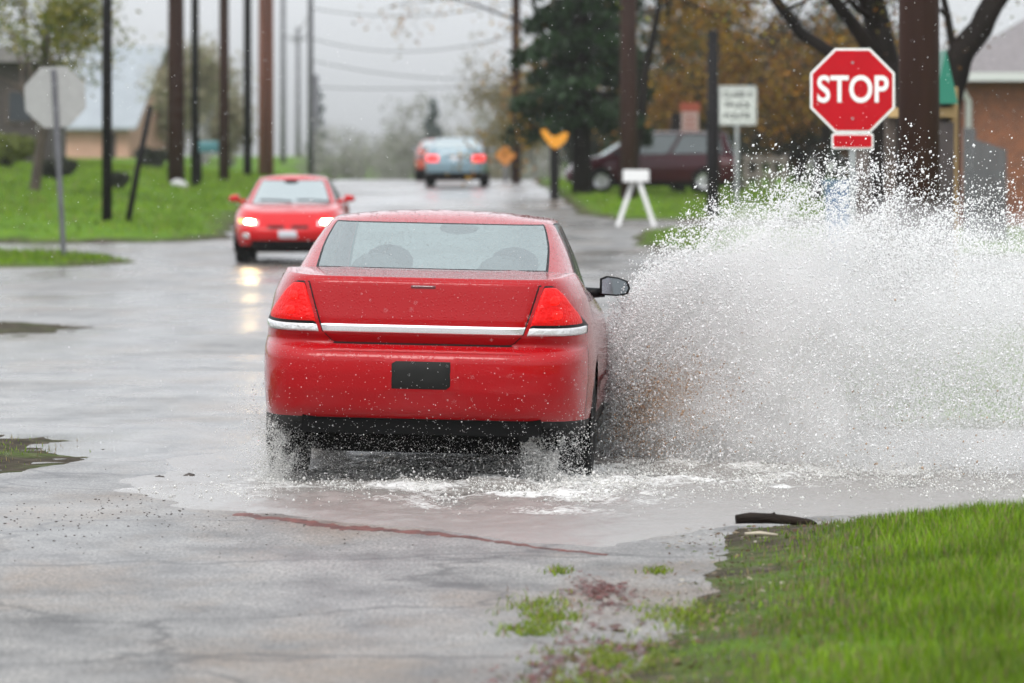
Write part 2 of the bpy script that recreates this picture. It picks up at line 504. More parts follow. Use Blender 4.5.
LAWNS = dict(
    corner=[(1.05, 27.5), (1.7, 28.15), (2.6, 28.6), (6, 29), (60, 29), (60, -40), (-1.5, -40), (-0.6, 10), (0.22, 18), (0.42, 20.5), (0.66, 23), (0.85, 25.3), (0.95, 26.6)],
    verge=[(1.7, 37.5), (60, 37.5), (60, 62), (3.2, 58), (2.0, 54), (1.6, 46)],
    yard_near=[(2.3, 101), (3.2, 95.5), (60, 94), (60, 112), (2.6, 110.5), (2.1, 106)],
    yard=[(0.75, 168), (1.0, 144), (1.5, 123), (2.2, 119), (60, 118), (150, 330), (150, 900), (.75, 900)],
    left=[(-5.2, 105.5), (-5.6, 112), (-5.9, 130), (-6.0, 900), (-150, 900), (-150, 103), (-9, 103), (-6, 103.8)],
    wedge=[(-5.9, 91.5), (-7, 95), (-9, 97), (-150, 97), (-150, 87.5), (-9, 88), (-7, 88.8)],
    muddy=[(-2.35, 33.9), (-2.6, 35.8), (-3.1, 36.9), (-60, 38), (-60, 31), (-3.4, 31.4), (-2.75, 32.4)],
    patch=[(-4.2, 59.5), (-4.5, 60.8), (-5.6, 62), (-9, 62), (-9, 56), (-5.4, 55.5), (-4.9, 56.6)],
)
def lawn_d(X, Y, key):
    w = 0.12 if key in ('corner', 'muddy', 'verge') else 0.35
    s = 2.2 if key in ('corner', 'muddy') else 0.9
    return sdpoly(X, Y, LAWNS[key]) + (vnoise(X * s, Y * s * (0.2 if key == 'corner' else 0.6), 5) - 0.5) * 2 * w
def ground(X, Y, full=False):
    X = np.asarray(X, float); Y = np.asarray(Y, float)
    base = z_road(Y); up = z_up(Y)
    best = np.full(X.shape, -9.0); lift = np.zeros(X.shape); mud = np.zeros(X.shape)
    for k in LAWNS:
        d = lawn_d(X, Y, k)
        inside = d > 0
        dd = np.clip(d, 0, None)
        if k == 'left': l = 0.075 * np.minimum(dd, 9) + (up - base) * sstep(dd / 8)
        elif k == 'yard': l = -0.30 * up * sstep((dd - 2.2) / 3.0) + (up - base) * sstep(dd / 8)
        elif k == 'corner': l = 0.035 * np.minimum(dd, 1.5)
        elif k in ('patch', 'muddy'): l = -0.012 * sstep(dd / .3)
        else: l = 0.02 * np.minimum(dd, 3)
        lift = np.where(inside, l, lift)
        wd = {'corner': 1.25, 'muddy': 9.0, 'patch': 99.0, 'verge': 0.5}.get(k, 0.6)
        mud = np.where(inside, np.clip(1 - dd / wd, 0, 1), mud)
        best = np.maximum(best, d)
    cor = np.maximum(np.maximum(sdpoly(X, Y, LAWNS['corner']), sdpoly(X, Y, LAWNS['muddy'])), sdpoly(X, Y, LAWNS['patch'])) > -1.0
    h = np.where(cor & (best > 0), np.clip(best * 0.05 - .004 + (vnoise(X * 8, Y * 1.1, 19, 5) - .5) * .034 * sstep(1 - best / .9), -.02, .045), np.clip(best * 0.35, -0.15, 0.045))
    z = base + h + lift + np.where(best > 0, (vnoise(X * 1.7, Y * 1.7, 9) - 0.5) * 0.035 * sstep(best / .3), 0)
    mud = np.where(best > 0, mud, 1.0)
    mud = np.clip(mud + (vnoise(X * 3, Y * 2, 17) - .5) * 1.3 * (mud > 0.02), 0, 1)
    return (z, mud, best) if full else z

def at(px, py):
    """where the ray through a pixel of the photograph meets the ground"""
    D = np.arange(15, 420, 0.05)
    X = (px - 512) * D / F
    zr = EYE - (py - HY) * D / F
    zg = np.maximum(ground(X, D), z_road(D))
    i = int(np.argmax(zr <= zg))
    return Vector((X[i], D[i], zg[i]))
def spot(px, Y):
    """a place on the ground at distance Y under column px"""
    X = (px - 512) * Y / F
    return Vector((X, Y, max(float(ground(np.array([X]), np.array([Y]))[0]), float(z_road(np.array([Y]))[0]))))
def hgt(py, Y):
    return EYE - (py - HY) * Y / F

def axis(parts):
    out = [parts[0][0]]
    for a, b, st in parts:
        n = max(1, int(round((b - a) / st)))
        out.extend(list(np.linspace(a, b, n + 1)[1:]))
    return np.array(out)

def grid_mesh(xs, ys, fn):
    X, Y = np.meshgrid(xs, ys)
    Z = fn(X, Y)
    V = np.stack([X.ravel(), Y.ravel(), Z.ravel()], 1)
    nx, ny = len(xs), len(ys)
    i = np.arange(ny - 1)[:, None] * nx + np.arange(nx - 1)[None, :]
    q = np.stack([i, i + 1, i + nx + 1, i + nx], -1).reshape(-1, 4)
    return V, q

xs = axis([(-900, -150, 75), (-150, -40, 10), (-40, -12, 2), (-12, -6, 0.3), (-6, 6, 0.1), (6, 12, 0.3), (12, 40, 2), (40, 150, 10), (150, 900, 75)])
ys = axis([(-60, 14, 4), (14, 40, 0.1), (40, 64, 0.2), (64, 86, 1), (86, 125, 0.3), (125, 200, 1.0), (200, 400, 5), (400, 900, 25), (900, 3000, 150)])
Xg, Yg = np.meshgrid(xs, ys)
zg, mudg, bestg = ground(Xg, Yg, True)
V, q = grid_mesh(xs, ys, lambda X, Y: zg)
tag(link('ground', np_mesh('ground', V, None, q, attrs=dict(mud=mudg.ravel()), mat=M['ground'], smooth=True)), kind='structure')

xs = axis([(-150, -12, 6), (-12, 12, 0.5), (12, 150, 6)])
ys = axis([(-60, 14, 4), (14, 70, 0.5), (70, 200, 1.5), (200, 340, 7)])
V, q = grid_mesh(xs, ys, lambda X, Y: z_road(Y))
_, _, bb = ground(V[:, 0], V[:, 1], True)
q = q[~(bb[q] > 0.25).all(1)]
tag(link('road', np_mesh('road', V, None, q, mat=M['road'], smooth=True)), kind='structure')

# ------------------------------------------------------------------ flood water round the red car
FLOOD = [(-2.3, 30.6), (-1.75, 29.0), (-1.36, 28.5), (-0.3, 26.9), (0.42, 25.7), (0.72, 26.2), (0.95, 27.3), (1.5, 28.2), (2.6, 28.75), (14, 29.3), (14, 37.4), (1.5, 37.4), (0.9, 41), (-0.6, 40), (-1.7, 36.5), (-2.2, 33)]
xs = axis([(-2.8, 3.6, 0.03), (3.6, 14, 0.3)])
ys = axis([(25.2, 37.6, 0.045), (37.6, 41, 0.2)])
Xf, Yf = np.meshgrid(xs, ys)
df = sdpoly(Xf, Yf, FLOOD) + (vnoise(Xf * 1.6, Yf * 1.1, 31) - .5) * 0.5
turb = np.exp(-((Xf + 0.3) / 1.5) ** 2 - ((Yf - 31.0) / 2.4) ** 2) + 0.9 * np.exp(-((Xf - 1.6) / 1.6) ** 2 - ((Yf - 32.6) / 2.2) ** 2)
wav = (vnoise(Xf * 3.2, Yf * 2.2, 41, 5) - .5) * 0.075 * (0.22 + turb) + (vnoise(Xf * 11, Yf * 7, 47, 3) - .5) * 0.036 * (0.30 + turb)
zf = -0.03 + 0.045 * sstep((df + 0.15) / 0.5) + wav * sstep(df / .4)
foam = np.clip(0.42 * turb + (vnoise(Xf * 2.2, Yf * 1.5, 53, 5) - .55) * 0.9, -0.6, 0.48) * sstep(df / .3) - 0.25 * (1 - sstep(turb / .25))
V, q = grid_mesh(xs, ys, lambda X, Y: zf)
keep = (df.ravel()[q] > -0.25).any(1)
tag(link('flood_water', np_mesh('flood_water', V, None, q[keep], attrs=dict(foam=foam.ravel()), mat=M['flood'], smooth=True)), kind='structure')

# line at the flood front, silt with the red car's reflection coloured in, and patches beside the grass
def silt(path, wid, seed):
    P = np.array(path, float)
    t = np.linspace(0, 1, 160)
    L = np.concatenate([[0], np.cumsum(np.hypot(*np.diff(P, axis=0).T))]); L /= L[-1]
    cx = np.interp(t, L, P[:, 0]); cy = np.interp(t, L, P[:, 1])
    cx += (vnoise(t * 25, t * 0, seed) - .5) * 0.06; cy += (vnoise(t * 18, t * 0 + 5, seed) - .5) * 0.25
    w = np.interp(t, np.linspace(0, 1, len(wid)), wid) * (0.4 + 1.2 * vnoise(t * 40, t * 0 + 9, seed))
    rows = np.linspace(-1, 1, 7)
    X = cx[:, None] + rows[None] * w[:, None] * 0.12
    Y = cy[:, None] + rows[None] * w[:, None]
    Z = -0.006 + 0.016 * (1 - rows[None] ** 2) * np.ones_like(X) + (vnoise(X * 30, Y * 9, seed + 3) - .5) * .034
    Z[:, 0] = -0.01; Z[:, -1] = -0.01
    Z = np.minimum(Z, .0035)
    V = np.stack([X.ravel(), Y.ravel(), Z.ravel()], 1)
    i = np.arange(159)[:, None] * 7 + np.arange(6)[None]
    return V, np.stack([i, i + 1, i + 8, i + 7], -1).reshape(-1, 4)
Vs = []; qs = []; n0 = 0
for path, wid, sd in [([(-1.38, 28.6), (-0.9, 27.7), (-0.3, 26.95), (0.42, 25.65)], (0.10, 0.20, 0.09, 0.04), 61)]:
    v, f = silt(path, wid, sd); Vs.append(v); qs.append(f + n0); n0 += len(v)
tag(link('mud', np_mesh('mud', np.concatenate(Vs), None, np.concatenate(qs), mat=M['silt_reflection'], smooth=True)),
    label='red-brown silt streaks with the red sedan reflection coloured in, across the wet road', cat='mud', kind='stuff')

# ------------------------------------------------------------------ grass
def blades(P, h, w, cols, lean=0.5):
    n = len(P)
    a = rng.uniform(0, 2 * PI, n); la = rng.uniform(0, 2 * PI, n); le = rng.uniform(0.1, 1, n) * lean * h
    dx = np.cos(a) * w / 2; dy = np.sin(a) * w / 2
    lx = np.cos(la) * le; ly = np.sin(la) * le
    V = np.zeros((n, 5, 3))
    V[:, 0] = P + np.stack([-dx, -dy, 0 * dx], 1); V[:, 1] = P + np.stack([dx, dy, 0 * dx], 1)
    mid = P + np.stack([lx * .35, ly * .35, h * .55], 1)
    V[:, 2] = mid + np.stack([dx * .75, dy * .75, 0 * dx], 1); V[:, 3] = mid - np.stack([dx * .75, dy * .75, 0 * dx], 1)
    V[:, 4] = P + np.stack([lx, ly, h], 1)
    b = np.arange(n)[:, None] * 5
    q = b + np.array([[0, 1, 2, 3]]); t = b + np.array([[3, 2, 4]])
    C = np.repeat(cols[:, None, :], 5, 1)
    return V.reshape(-1, 3), t, q, C.reshape(-1, 3)
def grass_cols(n, dry=0.1):
    a = np.array([0.050, 0.110, 0.003]); b = np.array([0.19, 0.31, 0.007]); y = np.array([0.25, 0.20, 0.09])
    t = rng.uniform(0, 1, (n, 1)); c = a * (1 - t) + b * t
    k = rng.uniform(0, 1, n) < dry
    c[k] = y * rng.uniform(0.5, 1.1, (k.sum(), 1))
    return c
def grass_area(key, n, box, h, w, thin=0.5, name='grass', label=None, dry=0.08):
    x = rng.uniform(box[0], box[1], n); y = rng.uniform(box[2], box[3], n)
    d = lawn_d(x, y, key)
    pr = sstep((d + .12) / thin) * (0.45 + 0.9 * sstep((vnoise(x * 1.3, y * 1.0, 71) - .25) / .4)) * np.where(d > thin, 1, 0.55)
    k = rng.uniform(0, 1, n) < pr
    x, y, d = x[k], y[k], d[k]; m = len(x)
    hh = rng.uniform(h[0], h[1], m) * (0.4 + 0.6 * sstep(d / (thin * 1.3))) * (0.45 + 1.1 * vnoise(x * 3.2, y * 2.2, 73, 5))
    c = grass_cols(m, dry) * (0.45 + 1.1 * vnoise(x * 1.9, y * 1.3, 75, 5))[:, None]
    e = rng.uniform(0, 1, m) < 0.45 * (1 - sstep(d / thin))
    c[e] = np.array([0.20, 0.16, 0.09]) * rng.uniform(0.5, 1.2, (e.sum(), 1))
    V, t, q, C = blades(np.stack([x, y, ground(x, y) - 0.01], 1), hh, rng.uniform(w[0], w[1], m), c)
    o = link(name, np_mesh(name, V, t, q, col=C, mat=M['blade']))
    tag(o, label=label, cat='grass', kind='stuff')
def corner_litter():
    n = 5200
    y = rng.uniform(17, 28.3, n); x = rng.uniform(-.1, 2.2, n)
    d = lawn_d(x, y, 'corner')
    k = (d > -.25) & (rng.uniform(0, 1, n) < np.exp(-np.clip(d, 0, 9) / .45) * .9)
    x, y = x[k], y[k]; n = len(x)
    z = np.maximum(ground(x, y), z_road(y)) + .004
    a = rng.normal(0, 1, (n, 3)); a[:, 2] *= .25; a /= np.linalg.norm(a, axis=1, keepdims=True)
    b = rng.normal(0, 1, (n, 3)); b[:, 2] *= .6; b -= (a * b).sum(1, keepdims=True) * a; b /= np.linalg.norm(b, axis=1, keepdims=True)
    sz = rng.uniform(.006, .022, n)[:, None]
    C = np.stack([x, y, z], 1)
    V = np.stack([C - a * sz, C + b * sz * .45, C + a * sz, C - b * sz * .45], 1); V[:, :, 2] = np.maximum(V[:, :, 2], .006)
    pal = np.array([(.30, .24, .16), (.20, .12, .07), (.10, .06, .035), (.42, .38, .30), (.09, .13, .02)])
    c = pal[rng.integers(0, 5, n)] * rng.uniform(.6, 1.2, (n, 1))
    o = link('leaf_litter', np_mesh('leaf_litter', V.reshape(-1, 3), None, np.arange(n)[:, None] * 4 + np.array([[0, 1, 2, 3]]), col=np.repeat(c, 4, 0), mat=M['blade']))
    tag(o, label='brown leaf litter along the edge of the near grass corner', cat='litter', kind='stuff')
corner_litter()
def red_flakes():  # small red-brown flakes strewn in blotches near the grass corner
    P_ = []
    for cx, cy, sx, sy, n in ((.37, 23.4, .07, .45, 900), (.20, 19.7, .10, .50, 1400), (.42, 21.3, .10, .45, 1100), (.02, 18.6, .12, .4, 900)):
        x = rng.normal(cx, sx, n); y = rng.normal(cy, sy, n)
        k = vnoise(x * 14, y * 2.4, 91, 4) > .47
        P_.append(np.stack([x[k], y[k]], 1))
    P_ = np.concatenate(P_); n = len(P_)
    a = rng.uniform(0, 2 * PI, n); sz = rng.uniform(.006, .020, n)
    C = np.stack([P_[:, 0], P_[:, 1], np.full(n, .005)], 1)
    u_ = np.stack([np.cos(a), np.sin(a), rng.normal(0, .12, n)], 1) * sz[:, None]; v_ = np.stack([-np.sin(a), np.cos(a), rng.normal(0, .12, n)], 1) * sz[:, None] * .7
    V = np.stack([C - u_, C + v_, C + u_, C - v_], 1); V[:, :, 2] = np.maximum(V[:, :, 2], .003)
    c = np.array([.15, .045, .035]) * rng.uniform(.5, 1.5, (n, 1))
    tag(link('mud', np_mesh('mud', V.reshape(-1, 3), None, np.arange(n)[:, None] * 4 + np.array([[0, 1, 2, 3]]), col=np.repeat(c, 4, 0), mat=M['blade'])), label='blotches of red-brown flakes beside the drowned grass tufts', cat='mud', kind='stuff')
red_flakes()
grass_area('corner', 210000, (0.0, 4.2, 16, 29.2), (0.035, 0.105), (0.004, 0.008), 1.15, label='lush green grass on the near road corner', dry=0.13)
grass_area('verge', 26000, (1.5, 8, 37.5, 60), (0.06, 0.12), (0.008, 0.014), label='green verge grass behind the thrown up water')
grass_area('yard_near', 16000, (2, 12, 94, 112), (0.05, 0.11), (0.02, 0.03), label='narrow strip of green lawn below the pale driveway')
grass_area('yard', 42000, (1.2, 14, 118, 185), (0.05, 0.12), (0.02, 0.035), label='green lawn in front of the maroon minivan')
grass_area('left', 46000, (-16, -5, 103, 190), (0.05, 0.12), (0.02, 0.035), label='green sloping lawn with the row of wooden poles')
grass_area('wedge', 14000, (-12, -5.5, 87, 98), (0.05, 0.11), (0.02, 0.03), label='wedge of grass round the turned away sign')
grass_area('muddy', 5000, (-5, -2.4, 31, 37), (0.03, 0.07), (0.005, 0.01), 0.9, label='muddy thin grass at the road edge', dry=0.5)
# flooded tufts on the road
cl = [(0.12, 22.3, .14, .9), (0.05, 21.5, .10, .35), (0.2, 24.6, .05, .2), (0.62, 24.6, .06, .16), (0.4, 20.3, .25, .8), (0.35, 18.9, .3, .8), (0.72, 22.2, .2, .7)]
px_, cc_ = [], []
for (cx, cy, sx, sy) in cl:
    k = int(9000 * sx * sy) + 60
    px_.append(np.stack([rng.normal(cx, sx * .55, k), rng.normal(cy, sy * .5, k), np.full(k, 0.0)], 1))
P = np.concatenate(px_)
P = P[vnoise(P[:, 0] * 9, P[:, 1] * 5, 83) > .44]
V, t, q, C = blades(P, rng.uniform(0.012, 0.035, len(P)), rng.uniform(0.004, 0.008, len(P)), grass_cols(len(P), 0.15) * np.array([1.2, 1.0, 1.6]), 1.4)
tag(link('grass', np_mesh('grass', V, t, q, col=C, mat=M['blade'])), label='drowned grass tufts lying on the wet road', cat='grass', kind='stuff')
# grit on the left of the road
def chips(n, cx, cy, sx, sy, r0, r1):
    mb = MB()
    for i in range(n):
        x = random.gauss(cx, sx); y = random.gauss(cy, sy); r = random.uniform(r0, r1)
        mb.ball((x, y, r * .35), (r * random.uniform(.8, 1.7), r, r * .6), n=6, noise=.5)
    return mb
mb = chips(240, -1.95, 28.6, .55, 1.1, .002, .0055)
mb2 = chips(80, -1.4, 27.4, .9, 1.8, .002, .0045)
mb.add(mb2.v, mb2.f)
tag(mb.build('gravel', M['darkstone']), label='dark grit scattered on the wet road', cat='gravel', kind='stuff')
for (px, py, r, lb) in [(159, 480, .03, 'small dark stone on the wet road, nearer the road centre'), (189, 479, .034, 'small flat dark stone on the wet road beside another')]:
    p = at(px, py)
    tag(MB().ball((0, 0, r * .3), (r * 1.2, r, r * .6), n=8, noise=.5).build('stone', M['darkstone'], loc=p), label=lb, cat='stone')
# log and stick on the corner
p = at(771, 528)
lg = MB()
pts = [(-0.17, 0, .03), (-0.1, .01, .036), (0.0, .0, .034), (0.1, -.015, .026), (0.19, -.02, .016), (.22, -.02, .01)]
lg.tube(pts, [.022, .028, .025, .022, .016, .006], 9)
lg.tube([(-0.02, 0, .04), (0.02, 0.0, .062)], [.01, .005], 6)
tag(lg.build('fallen_log', M['wood'], loc=p + Vector((0, 0, .01))), label='short dark wet log lying at the tip of the grass corner', cat='log')
p = at(760, 546)
tag(MB().tube([(-.07, 0, .03), (0, .01, .033), (.08, -.01, .026)], [.007, .009, .005], 6).build('stick', M['palewood'], loc=p + Vector((0, 0, .02))),
    label='pale broken stick in the grass in front of the dark log', cat='stick')

# ------------------------------------------------------------------ cars
def curve(pts, sm=0.03):
    xs_ = np.array([p[0] for p in pts], float); ys_ = np.array([p[1] for p in pts], float)
    g = np.linspace(xs_[0], xs_[-1], 500)
    v = np.interp(g, xs_, ys_)
    k = max(1, int(sm * 500))
    ker = np.exp(-np.linspace(-2, 2, 2 * k + 1) ** 2); ker /= ker.sum()
    vp = np.concatenate([2 * v[0] - v[k:0:-1], v, 2 * v[-1] - v[-2:-k - 2:-1]])
    v = np.convolve(vp, ker, 'valid')
    return lambda x: np.interp(x, g, v)

def ring_xy(phi, w, ar, af, y0, nr, nf):
    """superellipse outline; phi 0 is the tail, 90 degrees the right side, 180 the nose"""
    s_, c_ = np.sin(phi), np.cos(phi)
    n = np.where(c_ > 0, nr, nf)
    r = (np.abs(s_) ** n + np.abs(c_) ** n) ** (-1.0 / n)
    a = np.where(c_ > 0, ar, af)
    return w * r * s_, y0 - a * r * c_

def loft_faces(nr_, nc_, wrap=True):
    out = []
    for i in range(nr_ - 1):
        for j in range(nc_ if wrap else nc_ - 1):
            j2 = (j + 1) % nc_
            out.append((i * nc_ + j, i * nc_ + j2, (i + 1) * nc_ + j2, (i + 1) * nc_ + j))
    return out

def car(name, loc, rz, P, paintm, label, cat, roll=0.0, hi=True, pane=None):
    root = empty(name, loc, rz, label=label, cat=cat)
    root.rotation_euler = (0, roll, rz)
    if 'scale' in P: root.scale = (P['scale'],) * 3
    # columns round the body
    ne = 26 if hi else 10
    te = np.linspace(-1, 1, 2 * ne + 1)
    ph_rear = np.arctan(te)                                   # tail face
    nsd = 110 if hi else 44
    ts = np.linspace(1, -1, nsd + 1)[1:-1]
    ph_side = PI / 2 - np.arctan(ts)
    phi = np.concatenate([ph_rear, ph_side, PI + np.arctan(te), 2 * PI - ph_side[::-1]])
    nc = len(phi)
    H = P['htop']; hk = P.get('hk', 0.55)
    ar, af, w, zt = P['ar'], P['af'], P['w'], P['zt']
    def S(ph, h):
        ph = np.asarray(ph, float)
        x, y = ring_xy(ph, w(h), ar(h), af(h), 0.0, P['nr'], P['nf'])
        z = np.where(h < hk, h, hk + (h - hk) * (zt(y) - hk) / (H - hk))
        return np.stack([x, y, z], -1)
    hs = np.linspace(P['h0'], H, 46 if hi else 22)
    rows = [S(phi, h) for h in hs]
    top = rows[-1]
    # shoulder and deck: rings drawn in towards a spine
    for k in (0.97, 0.9, 0.8, 0.68, 0.5, 0.3, 0.12, 0.0):
        x = top[:, 0] * k; y = top[:, 1] * (0.62 + 0.38 * k) if k < .97 else top[:, 1] * .992
        y = np.where(k < .97, top[:, 1] * (0.30 + 0.70 * k), y)
        rows.append(np.stack([x, y, zt(y) + 0.016 * (1 - k ** 2)], -1))
    V = np.concatenate(rows)
    faces = loft_faces(len(rows), nc)
    # wheel arches: snap to circle and cut
    Ra = P['arch']; cz = P['wr']
    side = np.abs(V[:, 0]) > 0.6
    for cy in (P['yr'], P['yf']):
        d = np.hypot(V[:, 1] - cy, V[:, 2] - cz)
        sel = side & (np.abs(d - Ra) < 0.022) & (V[:, 2] > .2)
        s_ = Ra / np.maximum(d, 1e-6)
        V[sel, 1] = cy + (V[sel, 1] - cy) * s_[sel]; V[sel, 2] = cz + (V[sel, 2] - cz) * s_[sel]
    inar = np.zeros(len(V), bool)
    for cy in (P['yr'], P['yf']):
        inar |= side & (np.hypot(V[:, 1] - cy, V[:, 2] - cz) < Ra + 1e-4)
    G = P['green']
    yrb, yfb = G['yr'](0.0), G['yf'](0.0)
    nh = len(hs)
    body = MB(); bump = MB(); cabin = MB()
    fb, fbump, fin, fval = [], [], [], []
    for f in faces:
        c = V[list(f)].mean(0); row = f[0] // nc
        if all(inar[i] for i in f): continue
        if row >= nh + 1 and yrb + .12 < c[1] < yfb - .12 and abs(c[0]) < float(G['w'](0.0)) * .9: fin.append(f)
        elif row < nh - 1 and hs[row] < P.get('val', 0.0) : fval.append(f)
        elif row < nh - 1 and hs[row + 1] < P['bump'] and (c[1] < P['yr'] - P['arch'] - .0 or c[1] > P['yf'] + P['arch']) : fbump.append(f)
        else: fb.append(f)
    def sub(flist):
        idx = sorted({i for f in flist for i in f}); mp = {o: n for n, o in enumerate(idx)}
        return V[idx], [[mp[i] for i in f] for f in flist]
    # greenhouse
    gl_ = [0.0, .03, .06, .09, .2, .32, .44, .56, .68, .78, .86, .90, .93, .96, 1.0]
    kk = 10 if hi else 6
    def gphi(g):
        a = G['win'](g); b_ = G['fwin'](g)
        r_ = np.concatenate([np.linspace(0, a - R(1.6), kk), [a - R(0.9), a]])
        c0, c1, c2, c3 = [R(x) for x in G['side']]
        c_pil = np.linspace(a, c0, 6)[1:]
        s1 = np.concatenate([[c0 + R(.8)], np.linspace(c0 + R(1), c1 - R(1), 12), [c1 - R(.5), c1]])
        s2 = np.concatenate([[c2, c2 + R(.5)], np.linspace(c2 + R(1), c3 - R(1), 12), [c3 - R(.5), c3]])
        a_pil = np.linspace(c3, PI - b_, 5)[1:]
        fr_ = np.concatenate([[PI - b_ + R(.9)], np.linspace(PI - b_ + R(1.6), PI, kk)])
        return np.concatenate([r_, c_pil, s1, s2, a_pil, fr_]), (len(r_), len(r_) + 5, len(r_) + 5 + len(s1), len(r_) + 5 + len(s1) + len(s2), len(r_) + 5 + len(s1) + len(s2) + 4)
    grows = []
    for g in gl_:
        hp, br = gphi(g)
        full = np.concatenate([hp, (2 * PI - hp[1:-1])[::-1]])
        yr_, yf_ = G['yr'](g), G['yf'](g)
        y0 = (yr_ + yf_) / 2; a = (yf_ - yr_) / 2
        x, y = ring_xy(full, G['w'](g), a, a, y0, G['n'], G['n'])
        # lower edge follows the belt
        y0b, ab = (yrb + yfb) / 2, (yfb - yrb) / 2
        xb, yb = ring_xy(full, G['w'](0.0), ab, ab, y0b, G['n'], G['n'])
        zb = zt(yb) - 0.02 + .012
        zt_ = G['ztop'] + G.get('arc', 0.02) * (1 - ((y - y0) / a) ** 2)
        z = zb + (zt_ - zb) * G['rise'](g)
        grows.append(np.stack([x, y, z], -1))
    gc = len(full)
    tp = grows[-1]; ym = tp[:, 1].mean()
    for k in (.985, .95, .88, .76, .6, .4, .2, 0.0):
        x = tp[:, 0] * k; y = ym + (tp[:, 1] - ym) * (.35 + .65 * k)
        grows.append(np.stack([x, y, tp[:, 2] * 0 + (tp[:, 2] * k ** .7 + (G['ztop'] + .012) * (1 - k ** .7)) + G['crown'] * (1 - k ** 2.4)], -1))
    GV = np.concatenate(grows); gf = loft_faces(len(grows), gc)
    half = len(hp)
    def colside(j):       # column index -> index in the half list (mirrored for the left side)
        return j if j < half else 2 * half - 2 - j
    panes = {'rear_window': [], 'windscreen': [], 'rear_door_window': ([], []), 'front_door_window': ([], [])}
    body_g = []
    ngl = len(gl_)
    g0i, g1i = 1, 12        # rows used by the glass
    for f in gf:
        i = f[0] // gc; j = f[0] % gc
        jn = (j + 1) % gc
        left = j >= half - 1
        a_, b_ = sorted((colside(j), colside(jn)))
        tgt = None
        if i < ngl - 1 and g0i <= i < g1i:
            edge_h = i in (g0i, g1i - 1)
            if b_ <= br[0] - 1: tgt = (panes['rear_window'], edge_h or b_ == br[0] - 1)
            elif a_ >= br[4] - 1: tgt = (panes['windscreen'], edge_h or a_ == br[4] - 1)
            elif a_ >= br[1] and b_ < br[2] and i >= 2: tgt = (panes['rear_door_window'][1 if left else 0], i in (2, g1i - 1) or a_ == br[1] or b_ == br[2] - 1)
            elif a_ >= br[2] and b_ < br[3] and i >= 2: tgt = (panes['front_door_window'][1 if left else 0], i in (2, g1i - 1) or a_ == br[2] or b_ == br[3] - 1)
        if tgt is None: body_g.append(f)
        else: tgt[0].append((f, tgt[1]))
    v1, f1 = sub(fb)
    body.add(v1, f1, 0, True)
    idx = sorted({i for f in body_g for i in f}); mp = {o: n for n, o in enumerate(idx)}
    body.add(GV[idx], [[mp[i] for i in f] for f in body_g], 0, True)
    body.build('body', paintm, root, weld=True)
    if fbump:
        for nm, cond in (('rear_bumper', lambda c: c[1] < 0), ('front_bumper', lambda c: c[1] > 0)):
            ff = [f for f in fbump if cond(V[list(f)].mean(0))]
            if ff:
                v2, f2 = sub(ff); MB().add(v2, f2, 0, True).build(nm, paintm, root, weld=True)
    v3, f3 = sub(fin)
    cab = MB().add(v3, f3, 0, True)
    if fval:
        v4, f4 = sub(fval); MB().add(v4, f4, 0, True).build('lower_valance', M['black'], root, weld=True)  # black band: the shade below the bumpers is put into its colour
    cab.build('cabin_trim', M['inter'], root)
    gm = pane or M['glass']; dm = M['dglass']
    def pane_obj(nm, lst, gmat):
        if not lst: return
        idx = sorted({i for f, e in lst for i in f}); mp = {o: n for n, o in enumerate(idx)}
        mb = MB()
        mb.add(GV[idx], [[mp[i] for i in f] for f, e in lst if not e], 0, True)
        mb.add(GV[idx], [[mp[i] for i in f] for f, e in lst if e], 1, True)
        mb.build(nm, [gmat, M['black']], root, weld=True)
    pane_obj('rear_window', panes['rear_window'], gm)
    pane_obj('windscreen', panes['windscreen'], gm if hi else M['pglass'])
    for nm in ('rear_door_window', 'front_door_window'):
        for k in (0, 1): pane_obj(nm, panes[nm][k], dm)
    # underbody and wheel wells
    ub = MB()
    L0, L1 = -float(ar(.3)) + .22, float(af(.3)) - .25
    ub.box((0, (L0 + L1) / 2, P['h0'] + .06), (1.14, L1 - L0, .34))
    for cy in (P['yr'], P['yf']):
        for sx in (-1, 1):
            vs, fs = [], []
            n = 22
            for xx in (.57, float(w(.5)) - .012):
                for i in range(n + 1):
                    t_ = PI * (-.12 + 1.24 * i / n)
                    vs.append((sx * xx, cy + (Ra + .004) * math.cos(t_), cz + (Ra + .004) * math.sin(t_)))
            for i in range(n): fs.append((i, i + 1, n + 2 + i, n + 1 + i))
            fs.append(list(range(n + 1)))
            ub.add(vs, fs, 0, True)
    ub.build('underbody', M['under'], root)
    # wheels
    wr = P['wr']; tw = P.get('tw', .11)
